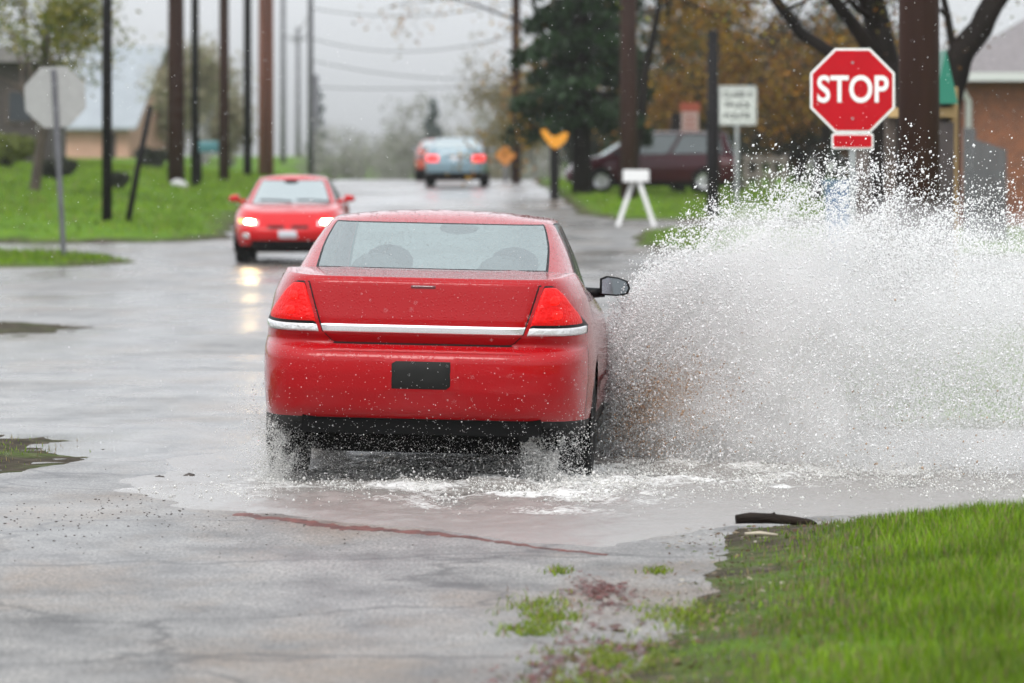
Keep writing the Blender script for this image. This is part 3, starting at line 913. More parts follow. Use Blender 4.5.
    for cy in (P['yr'], P['yf']):
        for sx in (-1, 1):
            we = MB()
            c = (sx * P['tx'], cy, wr)
            prof = [(-tw + .015, wr * .62), (-tw, wr * .72), (-tw + .004, wr * .9), (-tw + .03, wr * .99), (-.05, wr), (-.046, wr - .008), (-.036, wr - .008), (-.032, wr), (-.005, wr), (-.003, wr - .008), (.004, wr - .008), (.006, wr), (.032, wr), (.036, wr - .008), (.046, wr - .008), (.05, wr), (tw - .03, wr * .99), (tw - .004, wr * .9), (tw, wr * .72), (tw - .015, wr * .62)]
            ty = we.lathe_x(prof, c, 44 if hi else 24).build('wheel', M['rubber'], root)
            rm = MB().lathe_x([(sx * (tw - .02), wr * .63), (sx * (tw - .035), wr * .58), (sx * (tw - .06), wr * .2), (sx * (tw - .03), wr * .14), (sx * (tw - .03), .001)], c, 30)
            rm.lathe_x([(-sx * (tw - .02), wr * .62), (-sx * .02, wr * .58), (-sx * .01, .001)], c, 24)
            for k in range(5):
                t_ = 2 * PI * k / 5
                rm.box((c[0] + sx * (tw - .032), c[1] + math.cos(t_) * wr * .37, c[2] + math.sin(t_) * wr * .37), (.03, wr * .46, .07), rx=t_)
            rm.build('rim', M['rim'], ty)
    # seats
    if G.get('seats', True):
        zb = P['belt']
        for cy, hgt_, xs_ in ((yrb + .78, zb + .13, (-.36, .36)), (G.get('front_seat', .25), zb + .16, (-.37, .37))):
            for sx in xs_:
                mb = MB()
                mb.ball((sx, cy, zb + .0), (.25, .10, .13), n=14)
                st = mb.build('seat_back', M['seat'], root)
                MB().ball((sx, cy, hgt_ - .02), (.145, .06, .10), n=14).build('headrest', M['seat'], st)
        MB().ball((0, G.get('front_seat', .25) + .72, P['roofz'] - .10), (.12, .02, .035), n=12).build('inside_mirror', M['black'], root)
    # door mirrors
    ym_, zm_, xm_ = P['mir']
    for sx in (-1, 1):
        mb = MB()
        prof = [(0.0, -.052), (.10, -.058), (.165, -.046), (.182, -.012), (.165, .034), (.11, .054), (.04, .062), (0, .045)]
        x0 = sx * xm_
        k = len(prof)
        vs = [(x0 + sx * a, ym_ - .045, zm_ + b) for a, b in prof] + [(x0 + sx * (.012 + a * .93), ym_ + .03, zm_ + b * .92) for a, b in prof] + [(x0 + sx * (.03 + a * .7), ym_ + .085, zm_ + b * .6) for a, b in prof]
        fs = [(i, (i + 1) % k, k + (i + 1) % k, k + i) for i in range(k)] + [(k + i, k + (i + 1) % k, 2 * k + (i + 1) % k, 2 * k + i) for i in range(k)] + [list(range(2 * k, 3 * k)), list(range(k))]
        mb.add(vs, fs, 0, True)
        mb.tube([(x0 - sx * .10, ym_ + .01, zm_ - .045), (x0 + sx * .03, ym_ + .01, zm_ - .04)], [.035, .026], 8)
        mo = mb.build('door_mirror', P.get('mirm', M['black']), root)
        inner = [(a * .86 + .014, b * .84) for a, b in prof]
        MB().add([(x0 + sx * a, ym_ - .048, zm_ + b) for a, b in inner], [list(range(k))]).build('mirror_glass', M['mirror'], mo)
    def phx(x, h):
        """column angle of the tail face at half-width x"""
        s_ = min(abs(x) / float(w(h)), .985)
        nn = P['nr']
        return math.copysign(math.atan2(s_, (1 - s_ ** nn) ** (1 / nn)), x)
    def patch(nm, mat, h0, h1, Lf, Rf, off=.006, nh_=10, nw=24, parent=root, front=False, edge=.12, soft=6.0):
        rows_ = []
        hh = np.linspace(h0, h1, nh_)
        pf = (lambda x, h: phx(x, h)) if not front else None
        for r_, h in enumerate(hh):
            a, b = phx(Lf(h), h), phx(Rf(h), h)
            t_ = np.linspace(0, 1, nw)
            ph = a + (b - a) * t_
            if front: ph = PI - ph
            p = S(ph, h)
            e = 1e-3
            du = S(ph + e, h) - p; dv = S(ph, h + e) - p
            nrm = np.cross(du, dv); nrm /= np.maximum(np.linalg.norm(nrm, axis=1, keepdims=True), 1e-9)
            out = np.stack([p[:, 0], p[:, 1] * 1.0, 0 * p[:, 2]], 1)
            sgn = np.sign((nrm * (p - np.array([0, 0, .6]))).sum(1, keepdims=True)); nrm = nrm * sgn
            v_ = 2 * (r_ / (nh_ - 1)) - 1
            prof_ = np.clip((1 - np.abs(2 * t_ - 1) ** 14) * (1 - abs(v_) ** soft), 0, 1) ** .6
            rows_.append(p + nrm * (off * prof_ - .003 * (prof_ < .02))[:, None])
        V_ = np.concatenate(rows_)
        return MB().add(V_, loft_faces(nh_, nw, False), 0, True).build(nm, mat, parent)
    return root, S, phx, patch

SEDAN = dict(h0=.29, htop=1.16, hk=.55, nr=7.6, nf=6.0, bump=.775, val=.385, arch=.37, wr=.33, yr=-1.36, yf=1.45, tx=.80,
    ar=curve([(.24, 2.1), (.34, 2.2), (.375, 2.34), (.395, 2.39), (.44, 2.43), (.54, 2.478), (.64, 2.50), (.715, 2.50), (.745, 2.487), (.772, 2.45), (.788, 2.39), (.81, 2.39), (.85, 2.42), (.93, 2.425), (1.0, 2.42), (1.08, 2.415), (1.13, 2.41), (1.16, 2.385)], .010),
    af=curve([(.24, 2.3), (.4, 2.48), (.55, 2.53), (.7, 2.52), (.9, 2.45), (1.05, 2.3), (1.13, 2.2)], .03),
    w=curve([(.24, .87), (.33, .905), (.45, .912), (.6, .920), (.72, .920), (.8, .914), (.9, .902), (.957, .890), (1.04, .872), (1.11, .838), (1.16, .808)], .025),
    zt=curve([(-2.6, 1.156), (-2.4, 1.152), (-1.75, 1.188), (-1.2, 1.14), (0, 1.05), (1.0, 1.0), (1.3, .98), (2.0, .89), (2.4, .78), (2.6, .70)], .03),
    belt=1.05, roofz=1.48, mir=(.72, 1.06, .865),
    green=dict(w=curve([(0, .800), (.5, .728), (.85, .660), (.95, .632), (1.0, .612)], .03), yr=curve([(0, -1.80), (1.0, -.98)], .02), yf=curve([(0, 1.24), (1.0, .32)], .02),
               rise=curve([(0, 0), (.9, .93), (1, 1)], .03), ztop=1.452, crown=.040, n=6.0, arc=.012, win=curve([(0, R(40.5)), (1, R(47.5))]), fwin=curve([(0, R(43)), (1, R(44))]), side=(56, 88, 91, 129)))

red, S, phx, patch = car('red_sedan', (-.394, 33.36, -.02), R(-2.6), SEDAN, M['red'], 'wet dark red sedan seen from behind, driving through the flooded road', 'car', roll=R(1.25))
# dark joint round the boot lid, then the lid itself
lidx = lambda h: np.interp(h, [.79, .81, .86, 1.0, 1.15], [.47, .505, .555, .60, .645])
sgap = .009
patch('lid_joint', M['black'], 0.786, 1.142, lambda h: -lidx(h) - sgap, lambda h: lidx(h) + sgap, .0035, 26, 60, soft=60)
lid = patch('boot_lid', M['red'], 0.795, 1.148, lambda h: -lidx(h), lambda h: lidx(h), .009, 34, 60, soft=40)
patch('chrome_strip', M['chrome'], .852, .906, lambda h: -lidx(h) + .004, lambda h: lidx(h) - .004, .020, 8, 60, parent=lid, soft=8)
patch('brake_light', M['lensdim'], 1.098, 1.124, lambda h: -.08, lambda h: .075, .014, 5, 12, parent=lid)
for sx in (-1, 1):
    inn = lambda h: np.interp(h, [.85, 1.0, 1.13], [.562, .610, .654])
    out = lambda h: np.interp(h, [.905, .96, 1.01, 1.07, 1.11, 1.13], [.862, .838, .802, .757, .715, .684])
    hous = patch('tail_light', M['black'], .848, 1.133, lambda h: sx * (inn(h) - .001), lambda h: sx * (np.interp(h, [.85, .9, .96, 1.01, 1.07, 1.11, 1.135], [.884, .882, .845, .809, .763, .720, .688])), .006, 18, 24, soft=40)
    patch('red_lens', M['lens'], 0.9035, 1.127, lambda h: sx * inn(h), lambda h: sx * out(h), .016, 14, 20, parent=hous)
    for k, hc in enumerate((.968, 1.045)):
        cx = (inn(hc) + out(hc)) / 2
        patch('bulb_ring', M['bulb'], hc - .028, hc + .028, lambda h: sx * (cx - math.sqrt(max(.028 ** 2 - (h - hc) ** 2, 1e-6))), lambda h: sx * (cx + math.sqrt(max(.028 ** 2 - (h - hc) ** 2, 1e-6))), .026, 9, 10, parent=hous)
    patch('reversing_lens', M['clearlens'], .854, .902, lambda h: sx * (inn(h) + .0), lambda h: sx * .874, .016, 7, 20, parent=hous)
patch('plate_recess', M['red'], .515, .742, lambda h: -.215, lambda h: .215, .004, 10, 20, soft=10)
patch('plate_border', M['black'], .535, .728, lambda h: -.182, lambda h: .182, .008, 6, 12, soft=40)  # dark border round the licence plate
patch('licence_plate', M['plate'], .542, .718, lambda h: -.170, lambda h: .170, .018, 6, 12, soft=60)
patch('bumper_crease', M['red'], .750, .766, lambda h: -.60, lambda h: .60, .008, 6, 50)
# door handle, exhaust silencer, tail pipe, seams on the side that shows
def side_patch(nm, mat, y0, y1, h0, h1, off, sx=1, parent=red):
    ys_ = np.linspace(y0, y1, 12); hh = np.linspace(h0, h1, 6); rows_ = []
    for h in hh:
        a = np.where(ys_ < 0, SEDAN['ar'](h), SEDAN['af'](h)); n = np.where(ys_ < 0, SEDAN['nr'], SEDAN['nf'])
        x = SEDAN['w'](h) * (1 - np.abs(ys_ / a) ** n) ** (1 / n)
        z = np.where(h < .55, h, .55 + (h - .55) * (SEDAN['zt'](ys_) - .55) / (1.13 - .55))
        rows_.append(np.stack([sx * (x + off), ys_, z], 1))
    return MB().add(np.concatenate(rows_), loft_faces(6, 12, False), 0, True).build(nm, mat, parent)
for sx in (-1, 1):
    for yy in (-.95, .02): side_patch('door_handle', M['red'], yy - .1, yy + .08, .86, .885, .028, sx)
    for yy in (-1.22, -.08): side_patch('door_joint', M['black'], yy - .004, yy + .004, .40, 1.1, .002, sx)
    side_patch('fender_joint', M['black'], -2.02, -2.01, .42, .78, .002, sx)
    side_patch('side_moulding', M['red'], -.95, 1.0, .50, .56, .014, sx)
mb = MB().tube([(.45, -2.2, .33), (.45, -1.75, .33)], [.10, .10], 14)
mb.tube([(.56, -2.36, .30), (.5, -2.1, .31)], [.03, .03], 10)
mb.tube([(-.75, -1.36, .33), (.75, -1.36, .33)], .045, 10)
mb.box((0, -2.25, .35), (1.3, .22, .1))
mb.build('exhaust', M['under'], red)

# rain beads standing on the paint and the back glass
def beads(root_, names, n_, r0, r1):
    Cs = []
    for o in list(root_.children) + [c for ch in root_.children for c in ch.children]:
        if o.name.split('.')[0] not in names: continue
        me = o.data; k = len(me.polygons)
        cen = np.zeros(k * 3); nor = np.zeros(k * 3); ar_ = np.zeros(k)
        me.polygons.foreach_get('center', cen); me.polygons.foreach_get('normal', nor); me.polygons.foreach_get('area', ar_)
        cen = cen.reshape(-1, 3); nor = nor.reshape(-1, 3)
        out_ = np.sign((nor * (cen - np.array([0, 0, .7]))).sum(1)); nor = nor * out_[:, None]
        w_ = ar_ * np.clip(.12 + nor[:, 2] * .9 + .05 * (-nor[:, 1] > .2), 0, 1) * ((cen[:, 1] < 1.2))
        Cs.append((cen, nor, w_, np.sqrt(ar_)))
    cen = np.concatenate([c[0] for c in Cs]); nor = np.concatenate([c[1] for c in Cs]); w_ = np.concatenate([c[2] for c in Cs]); sz = np.concatenate([c[3] for c in Cs])
    i = rng.choice(len(w_), n_, p=w_ / w_.sum())
    j = rng.normal(0, 1, (n_, 3)); j -= (j * nor[i]).sum(1, keepdims=True) * nor[i]
    C = cen[i] + j * sz[i][:, None] * .35 + nor[i] * .0008
    r_ = rng.uniform(r0, r1, n_)
    V = DIRS[None] * r_[:, None, None] + C[:, None, :]
    f = np.arange(n_)[:, None, None] * 6 + OCT[None]
    o = link('water_beads', np_mesh('water_beads', V.reshape(-1, 3), f.reshape(-1, 3), col=np.full((n_ * 6, 3), .5), mat=M['drop'], smooth=True), root_)
    o['kind'] = 'stuff'
DIRS = np.array([(1, 0, 0), (-1, 0, 0), (0, 1, 0), (0, -1, 0), (0, 0, 1), (0, 0, -1)], float)
OCT = np.array([(0, 2, 4), (2, 1, 4), (1, 3, 4), (3, 0, 4), (2, 0, 5), (1, 2, 5), (3, 1, 5), (0, 3, 5)])
beads(red, ('body', 'boot_lid', 'rear_window', 'rear_bumper', 'chrome_strip'), 11000, .0010, .0020)

# oncoming red car
ONC = dict(SEDAN); ONC.update(nr=6.0, nf=5.0, bump=.62, val=.0, arch=.36, wr=.32, tx=.76, htop=1.05,
    ar=curve([(.22, 2.1), (.4, 2.3), (.6, 2.35), (.9, 2.32), (1.05, 2.25)], .03),
    af=curve([(.22, 2.15), (.30, 2.26), (.42, 2.34), (.52, 2.36), (.62, 2.33), (.75, 2.27), (.9, 2.17), (1.05, 2.02)], .02),
    w=curve([(.22, .82), (.35, .87), (.5, .90), (.7, .90), (.85, .885), (1.0, .83), (1.05, .78)], .03), yr=-1.35, yf=1.37,
    zt=curve([(-2.4, 1.02), (-1.6, 1.05), (0, .98), (.9, .95), (1.2, .93), (1.8, .86), (2.2, .77), (2.4, .72)], .03), belt=1.0, roofz=1.40, mir=(.62, 1.03, .84), mirm=M['red2'],
    green=dict(SEDAN['green'], w=curve([(0, .75), (.5, .66), (.9, .57), (1, .53)], .03), yr=curve([(0, -1.75), (1.0, -.9)], .02), yf=curve([(0, 1.15), (1.0, .15)], .02), ztop=1.345, crown=.05, front_seat=.1))
p = at(290, 263)
onc, S2, _, patch2 = car('red_coupe', p + Vector((0, 1.4, 0)), PI, ONC, M['red2'], 'bright red car coming towards us with both headlights lit', 'car', hi=False, pane=M['pglass'])
for sx in (-1, 1):
    hl = patch2('headlight', M['clearlens'], .70, .86, lambda h: sx * .47, lambda h: sx * .82, .012, 8, 14, front=True)
    patch2('lit_lens', M['lamp'], .74, .84, lambda h: sx * .53, lambda h: sx * .69, .02, 7, 12, parent=hl, front=True)
    patch2('indicator_lens', M['amber'], .725, .85, lambda h: sx * .72, lambda h: sx * .81, .02, 7, 8, parent=hl, front=True)
    patch2('grille_slot', M['black'], .57, .71, lambda h: sx * .05, lambda h: sx * .33, .014, 6, 12, front=True)
    patch2('fog_light', M['clearlens'], .40, .49, lambda h: sx * .62, lambda h: sx * .74, .01, 6, 8, front=True)
patch2('lower_grille', M['black'], .235, .38, lambda h: -.62, lambda h: .62, .008, 8, 20, front=True)
patch2('licence_plate', M['plateW'], .40, .53, lambda h: -.155, lambda h: .155, .012, 5, 10, front=True)
# wipers and driver
for (x0, x1) in ((-.62, -.1), (-.02, .5)):
    MB().tube([(x0, 1.16, .98), ((x0 + x1) / 2, 1.12, 1.0), (x1, 1.1, 1.005)], .014, 6).build('wiper', M['black'], onc)

# blue car on the crest and the orange-red one beyond it
FAR = dict(SEDAN); FAR.update(nr=6.0, nf=5.0, val=.40, bump=.7, htop=1.08, wr=.32, arch=.36, tx=.77,
    ar=curve([(.24, 2.2), (.38, 2.38), (.6, 2.42), (.72, 2.40), (.9, 2.34), (1.08, 2.25)], .03),
    zt=curve([(-2.5, 1.06), (-1.7, 1.09), (0, 1.0), (1.0, .97), (1.3, .95), (2.0, .86), (2.5, .74)], .03),
    w=curve([(.24, .82), (.4, .87), (.6, .89), (.8, .88), (1.0, .83), (1.08, .77)], .03), belt=1.02, roofz=1.44,
    green=dict(SEDAN['green'], ztop=1.33, crown=.04))
for (px, py, pm, lb, ll) in [(457, 186.5, M['blue'], 'pale blue sedan with glowing tail lights driving away over the crest', True),
                             (430, 181.6, M['orange'], 'orange-red car half hidden behind the pale blue sedan', False)]:
    p = at(px, py)
    if not ll: p = spot(442.5, 187)
    o, S3, _, patch3 = car('blue_sedan' if ll else 'orange_red_car', p + Vector((0, 1.4, 0)), R(-1.0), FAR, pm, lb, 'car', hi=False, pane=M['pglass'])
    for sx in (-1, 1):
        patch3('tail_light', M['lensOn'] if ll else M['lensdim'], .70, .90, lambda h: sx * .47, lambda h: sx * .83, .015, 7, 12)
    patch3('licence_plate', M['plateW'], .74, .85, lambda h: -.15, lambda h: .15, .012, 5, 10)
    patch3('plate_recess', M['black'], .86, .90, lambda h: -.3, lambda h: .3, .01, 5, 10)

# maroon minivan, side on
VAN = dict(SEDAN); VAN.update(scale=.9, nr=7.0, nf=3.4, val=.30, bump=.6, htop=1.08, wr=.34, arch=.40, yr=-1.42, yf=1.48, tx=.83,
    ar=curve([(.24, 2.25), (.4, 2.4), (.8, 2.4), (1.08, 2.36)], .03),
    af=curve([(.24, 2.3), (.4, 2.45), (.6, 2.46), (.8, 2.40), (1.08, 2.25)], .03),
    w=curve([(.24, .88), (.4, .94), (.7, .97), (.95, .95), (1.08, .9)], .03),
    zt=curve([(-2.4, 1.08), (0, 1.05), (1.1, 1.06), (1.5, 1.03), (2.0, .93), (2.4, .78)], .03), belt=1.05, roofz=1.75, mir=(1.05, 1.15, .95),
    green=dict(w=curve([(0, .88), (.8, .78), (.95, .74), (1, .70)], .03), yr=curve([(0, -2.34), (1, -2.1)], .02), yf=curve([(0, 1.55), (1, .42)], .02), rise=curve([(0, 0), (.9, .94), (1, 1)], .03),
               ztop=1.69, crown=.05, n=8.0, arc=.02, win=curve([(0, R(42)), (1, R(42))]), fwin=curve([(0, R(43)), (1, R(43))]), side=(49, 88, 91, 128), front_seat=.5))
p = at(652, 193)
van, S4, _, patch4 = car('maroon_minivan', p + Vector((0, 0.9, 0)), R(93), VAN, M['maroon'], 'maroon minivan parked side on at the edge of the lawn', 'minivan', hi=False, pane=M['pglass'])
for sx in (-1, 1):
    patch4('tail_light', M['lensdim'], .75, 1.02, lambda h: sx * .74, lambda h: sx * .94, .012, 7, 10)
    patch4('headlight', M['clearlens'], .66, .84, lambda h: sx * .55, lambda h: sx * .88, .012, 7, 12, front=True)
p = spot(833, 250)
wh, S5, _, patch5 = car('white_car', p + Vector((0, 2, 0)), R(4), FAR, M['whitecar'], 'white car far back under the trees behind the stop sign', 'car', hi=False, pane=M['pglass'])
for sx in (-1, 1): patch5('tail_light', M['lensdim'], .70, .90, lambda h: sx * .5, lambda h: sx * .83, .015, 7, 12)

# ------------------------------------------------------------------ spray
DIRS = np.array([(1, 0, 0), (-1, 0, 0), (0, 1, 0), (0, -1, 0), (0, 0, 1), (0, 0, -1)], float)
OCT = np.array([(0, 2, 4), (2, 1, 4), (1, 3, 4), (3, 0, 4), (2, 0, 5), (1, 2, 5), (3, 1, 5), (0, 3, 5)])
def drops(name, C, r, col, label, cat, stretch=None):
    n = len(C)
    k = rng.uniform(.75, 1.3, (n, 1, 3))
    V = DIRS[None] * r[:, None, None] * k
    if stretch is not None:
        a = rng.normal(0, .35, n) + stretch
        V[:, :, 2] *= 1.0 + 0.5 * rng.uniform(0, 1, (n, 1))
        x, z = V[:, :, 0].copy(), V[:, :, 2].copy()
        ca, sa = np.cos(a)[:, None], np.sin(a)[:, None]
        V[:, :, 0] = x * ca + z * sa; V[:, :, 2] = -x * sa + z * ca
    V = V + C[:, None, :]
    f = np.arange(n)[:, None, None] * 6 + OCT[None]
    o = link(name, np_mesh(name, V.reshape(-1, 3), f.reshape(-1, 3), col=np.repeat(col, 6, 0), mat=M['drop'], smooth=True))
    return tag(o, label=label, cat=cat, kind='stuff')

def plume(n):
    env = lambda x: np.interp(x, [.5, .58, .7, .85, 1.0, 1.2, 1.5, 1.9, 2.3, 2.8, 3.4, 4.2], [.74, .86, 1.04, 1.20, 1.36, 1.54, 1.70, 1.76, 1.74, 1.68, 1.57, 1.3])
    out = []
    tot = 0
    while tot < n:
        m = 400000
        x = rng.uniform(.50, 4.0, m); u = rng.uniform(0, 1.22, m)
        H = env(x); z = u * H
        ang = np.arctan2(z + .12, x - .25); rad = np.hypot(x - .25, z + .12)
        fil = vnoise(ang * 26, rad * 2.2, 101, 4); cl_ = vnoise(x * 4.5, z * 4.5, 103, 5)
        top = np.where(u < .72, 1.0, np.exp(-((u - .72) / .17) ** 2))
        lat = np.interp(x, [.5, .65, .9, 1.6, 2.1, 2.6, 3.2, 4.0], [1.5, 1.6, 1.3, 1.05, .88, .62, .42, .25])
        low = np.where((x > 1.9) & (z < .45), np.interp(z, [0, .06, .2, .45], [1.1, .6, .55, 1.0]), 1.0)
        w = top * lat * low * (0.7 + .5 * sstep((fil - .25) / .5)) * (0.6 + .75 * cl_) * .6
        # the edge breaks up into filaments
        w *= np.where(u > .8, .75 * sstep((fil - .36) / .35) + .5, 1)
        k = rng.uniform(0, 1, m) < w
        out.append(np.stack([x[k], z[k], u[k], cl_[k]], 1)); tot += k.sum()
    A = np.concatenate(out)[:n]
    x, z, u, c = A.T
    yc = 34.4 - 1.15 * np.clip(x - .5, 0, 2.4) ** .9
    y = yc + rng.normal(0, .42, n) * np.clip(.4 + x * .35, .4, 1.2) * (1 - .35 * u)
    return x, y, z, u, c
n = 540000
x, y, z, u, c = plume(n)
r = np.exp(rng.normal(math.log(.0020), .56, n)) * np.where(u > .85, 1.15, 1.0)
r = np.clip(r, .0009, .0085)
col = np.ones((n, 3)) * np.array([.97, .97, .965]) * rng.uniform(.9, 1.01, (n, 1))
brown = np.exp(-(((x - .86 - .5 * (z - .25)) / .26) ** 2) - (((z - .30) / .24) ** 2)) * sstep((vnoise(x * 6, z * 6, 111) - .2) / .5)
bz = rng.uniform(0, 1, n) < brown * .85 + .03 * np.exp(-(z / .5) ** 2)
col[bz] = np.array([.60, .44, .31]) * rng.uniform(.8, 1.15, (bz.sum(), 1))
col = np.clip(col, 0, .98)
drops('spray', np.stack([x, y, z], 1), r, col, 'huge white sheet of spray thrown up beside the red sedan', 'spray', stretch=.5)

# fine mist carried inside the sheet of water
def mist_body():
    env = lambda q_: np.interp(q_, [.6, .7, .85, 1.0, 1.2, 1.5, 1.9, 2.3, 2.8, 3.4, 4.2], [.76, .90, 1.08, 1.24, 1.42, 1.60, 1.66, 1.62, 1.54, 1.4, 1.1])
    nx_, nz_ = 90, 46
    gx = np.linspace(.60, 3.9, nx_); gu = np.linspace(0, 1, nz_)
    X_, U_ = np.meshgrid(gx, gu)
    Z_ = .012 + U_ * env(X_) * (.86 + .22 * vnoise(X_ * 3.1, X_ * 0 + 2.0, 211))
    T_ = .40 * np.clip(1 - U_ ** 2.2, 0, 1) ** .8 * np.interp(X_, [.60, .68, .9, 1.6, 2.2, 3.0, 3.9], [0, .55, .9, 1, .74, .46, 0]) * (.35 + 1.2 * vnoise(X_ * 3.3, Z_ * 3.3, 213, 4))
    T_ *= np.where(X_ > 1.9, np.interp(Z_, [0, .15, .45, .7], [1.0, .6, .45, 1.0]), 1)
    T_[-1] = 0; T_[:, 0] = 0; T_[:, -1] = 0
    Yc = 34.4 - 1.15 * np.clip(X_ - .5, 0, 2.4) ** .9
    A_ = np.stack([X_, Yc - T_, Z_], -1).reshape(-1, 3); B_ = np.stack([X_, Yc + T_, Z_], -1).reshape(-1, 3)
    n_ = nx_ * nz_
    f1 = loft_faces(nz_, nx_, False)
    fs = [tuple(f) for f in f1] + [tuple(i + n_ for i in reversed(f)) for f in f1] + [(j + 1, j, n_ + j, n_ + j + 1) for j in range(nx_ - 1)]
    return MB().add(np.concatenate([A_, B_]), fs, 0, True)
mm = bpy.data.materials.new('spray_mist'); mm.use_nodes = True
mm.node_tree.nodes.remove(mm.node_tree.nodes['Principled BSDF'])
mv = N(mm.node_tree, 'ShaderNodeVolumePrincipled')
mv.inputs['Color'].default_value = (1.0, .998, .993, 1); mv.inputs['Density'].default_value = 3.2; mv.inputs['Anisotropy'].default_value = 0.0
mm.node_tree.links.new(mv.outputs[0], mm.node_tree.nodes['Material Output'].inputs['Volume'])
tag(mist_body().build('mist', mm, weld=True), label='soft white mist inside the sheet of thrown up water', cat='mist', kind='stuff')

# spray off the rear tyres
def tyre_spray(n, cx, cy, sx, hz, lean, seed, dense):
    t_ = rng.beta(1.0, 1.6, n)
    z_ = t_ * hz * rng.uniform(.7, 1.1, n)
    x_ = cx + lean * t_ + rng.normal(0, 1, n) * sx * (0.75 + .5 * t_)
    y_ = cy - rng.uniform(0, .55, n)
    k = rng.uniform(0, 1, n) < (.15 + 1.3 * sstep((vnoise(x_ * 14, z_ * 9, seed, 4) - .36) / .3)) * dense
    return np.stack([x_, y_, z_], 1)[k]
A = tyre_spray(20000, .22, 31.65, .11, .60, -.14, 121, .8)
B = tyre_spray(15000, -1.29, 31.7, .09, .56, -.02, 123, .75)
Cc = np.stack([rng.uniform(-1.3, .4, 26000), rng.uniform(31.0, 32.4, 26000), np.abs(rng.normal(0, .17, 26000))], 1)
Dd = np.stack([rng.uniform(-1.42, .5, 2600), rng.uniform(30.2, 30.8, 2600), rng.gamma(1.6, .14, 2600)], 1)
for nm, P_, lb in (('spray', A, 'chunky spray thrown back by the right rear tyre'), ('spray', B, 'mist of drops round the left rear tyre'), ('spray', np.concatenate([Cc, Dd]), 'fine drops hanging behind the dark underside of the red sedan')):
    k = len(P_)
    rr = np.clip(np.exp(rng.normal(math.log(.0030 if P_ is A else .0019 if P_ is B else .0013), .42, k)), .0007, .009)
    drops(nm, P_, rr, np.ones((k, 3)) * np.array([.88, .87, .85]) * rng.uniform(.8, 1.05, (k, 1)), lb, 'spray')
# foam flecks on the water
m = 240000
x = rng.uniform(-2.0, 6.0, m); y = rng.uniform(28, 36.5, m)
tb = 1.0 * np.exp(-((x + .45) / 1.05) ** 2 - ((y - 30.7) / .9) ** 2) + 1.1 * np.exp(-((x - 1.9) / 1.7) ** 2 - ((y - 31.8) / 1.6) ** 2) + .5 * np.exp(-((x - .6) / .5) ** 2 - ((y - 30.6) / .7) ** 2)
k = rng.uniform(0, 1, m) < tb * (sstep((vnoise(x * 6, y * 2.6, 131, 5) - .46) / .16) + .12) * .9
k &= sdpoly(x, y, FLOOD) > .1
x, y = x[k], y[k]; tb = tb[k]
z = np.abs(rng.normal(0.012, .022, len(x))) * (0.4 + .8 * tb)
drops('foam', np.stack([x, y, z], 1), np.clip(np.exp(rng.normal(math.log(.0036), .5, len(x))), .001, .012), np.ones((len(x), 3)) * np.array([.86, .85, .82]) * rng.uniform(.75, 1.05, (len(x), 1)), 'white foam flecks on the churned flood water', 'foam')
# rain
m = 5200
Dp = rng.uniform(20, 75, m)
C_ = np.stack([rng.uniform(-.1, .1, m) * Dp, Dp, EYE + rng.uniform(-.062, .03, m) * Dp], 1)
C_ = C_[C_[:, 2] > .05]; m = len(C_)
rr = rng.uniform(.0012, .0026, m)
drops('rain', C_, rr, np.full((m, 3), .9), 'rain drops falling over the street', 'rain')

# ------------------------------------------------------------------ trees
def grow(mb, tips, p, d, ln, r, lev, maxlev, spread, up, sides, droop=0.0):
    n = 5
    pts = [p.copy()]; rad = [r]
    for i in range(n):
        d = (d + Vector((random.gauss(0, .12), random.gauss(0, .12), random.gauss(0, .09) + up - droop * (lev > 1)))).normalized()
        p = p + d * ln / n
        pts.append(p.copy()); rad.append(r * (1 - .55 * (i + 1) / n))
    mb.tube(pts, rad, max(3, sides - lev * 2), cap=False)
    if lev >= maxlev:
        tips.extend(pts[1:]); return
    k = random.randint(3, 5) if lev else random.randint(5, 7)
    for i in range(k):
        j = random.randint(2 if lev else 2, n)
        ax = Vector((random.gauss(0, 1), random.gauss(0, 1), random.gauss(0, .35))).normalized()
        nd = (d * (1 - spread) + ax * spread).normalized()
        grow(mb, tips, pts[j], nd, ln * random.uniform(.5, .78), rad[j] * .62, lev + 1, maxlev, spread, up, sides, droop)
    if lev: tips.append(pts[-1])

def leaf_mesh(name, C, size, cols, mat, flat=0.0):
    n = len(C)
    a = rng.normal(0, 1, (n, 3)); a[:, 2] *= (1 - flat); a /= np.linalg.norm(a, axis=1, keepdims=True)
    b = rng.normal(0, 1, (n, 3)); b -= (a * b).sum(1, keepdims=True) * a; b /= np.linalg.norm(b, axis=1, keepdims=True)
    s_ = size[:, None]
    V = np.stack([C - a * s_, C + b * s_ * .5, C + a * s_, C - b * s_ * .5], 1)
    q = np.arange(n)[:, None] * 4 + np.array([[0, 1, 2, 3]])
    return np_mesh(name, V.reshape(-1, 3), None, q, col=np.repeat(cols, 4, 0), mat=mat)

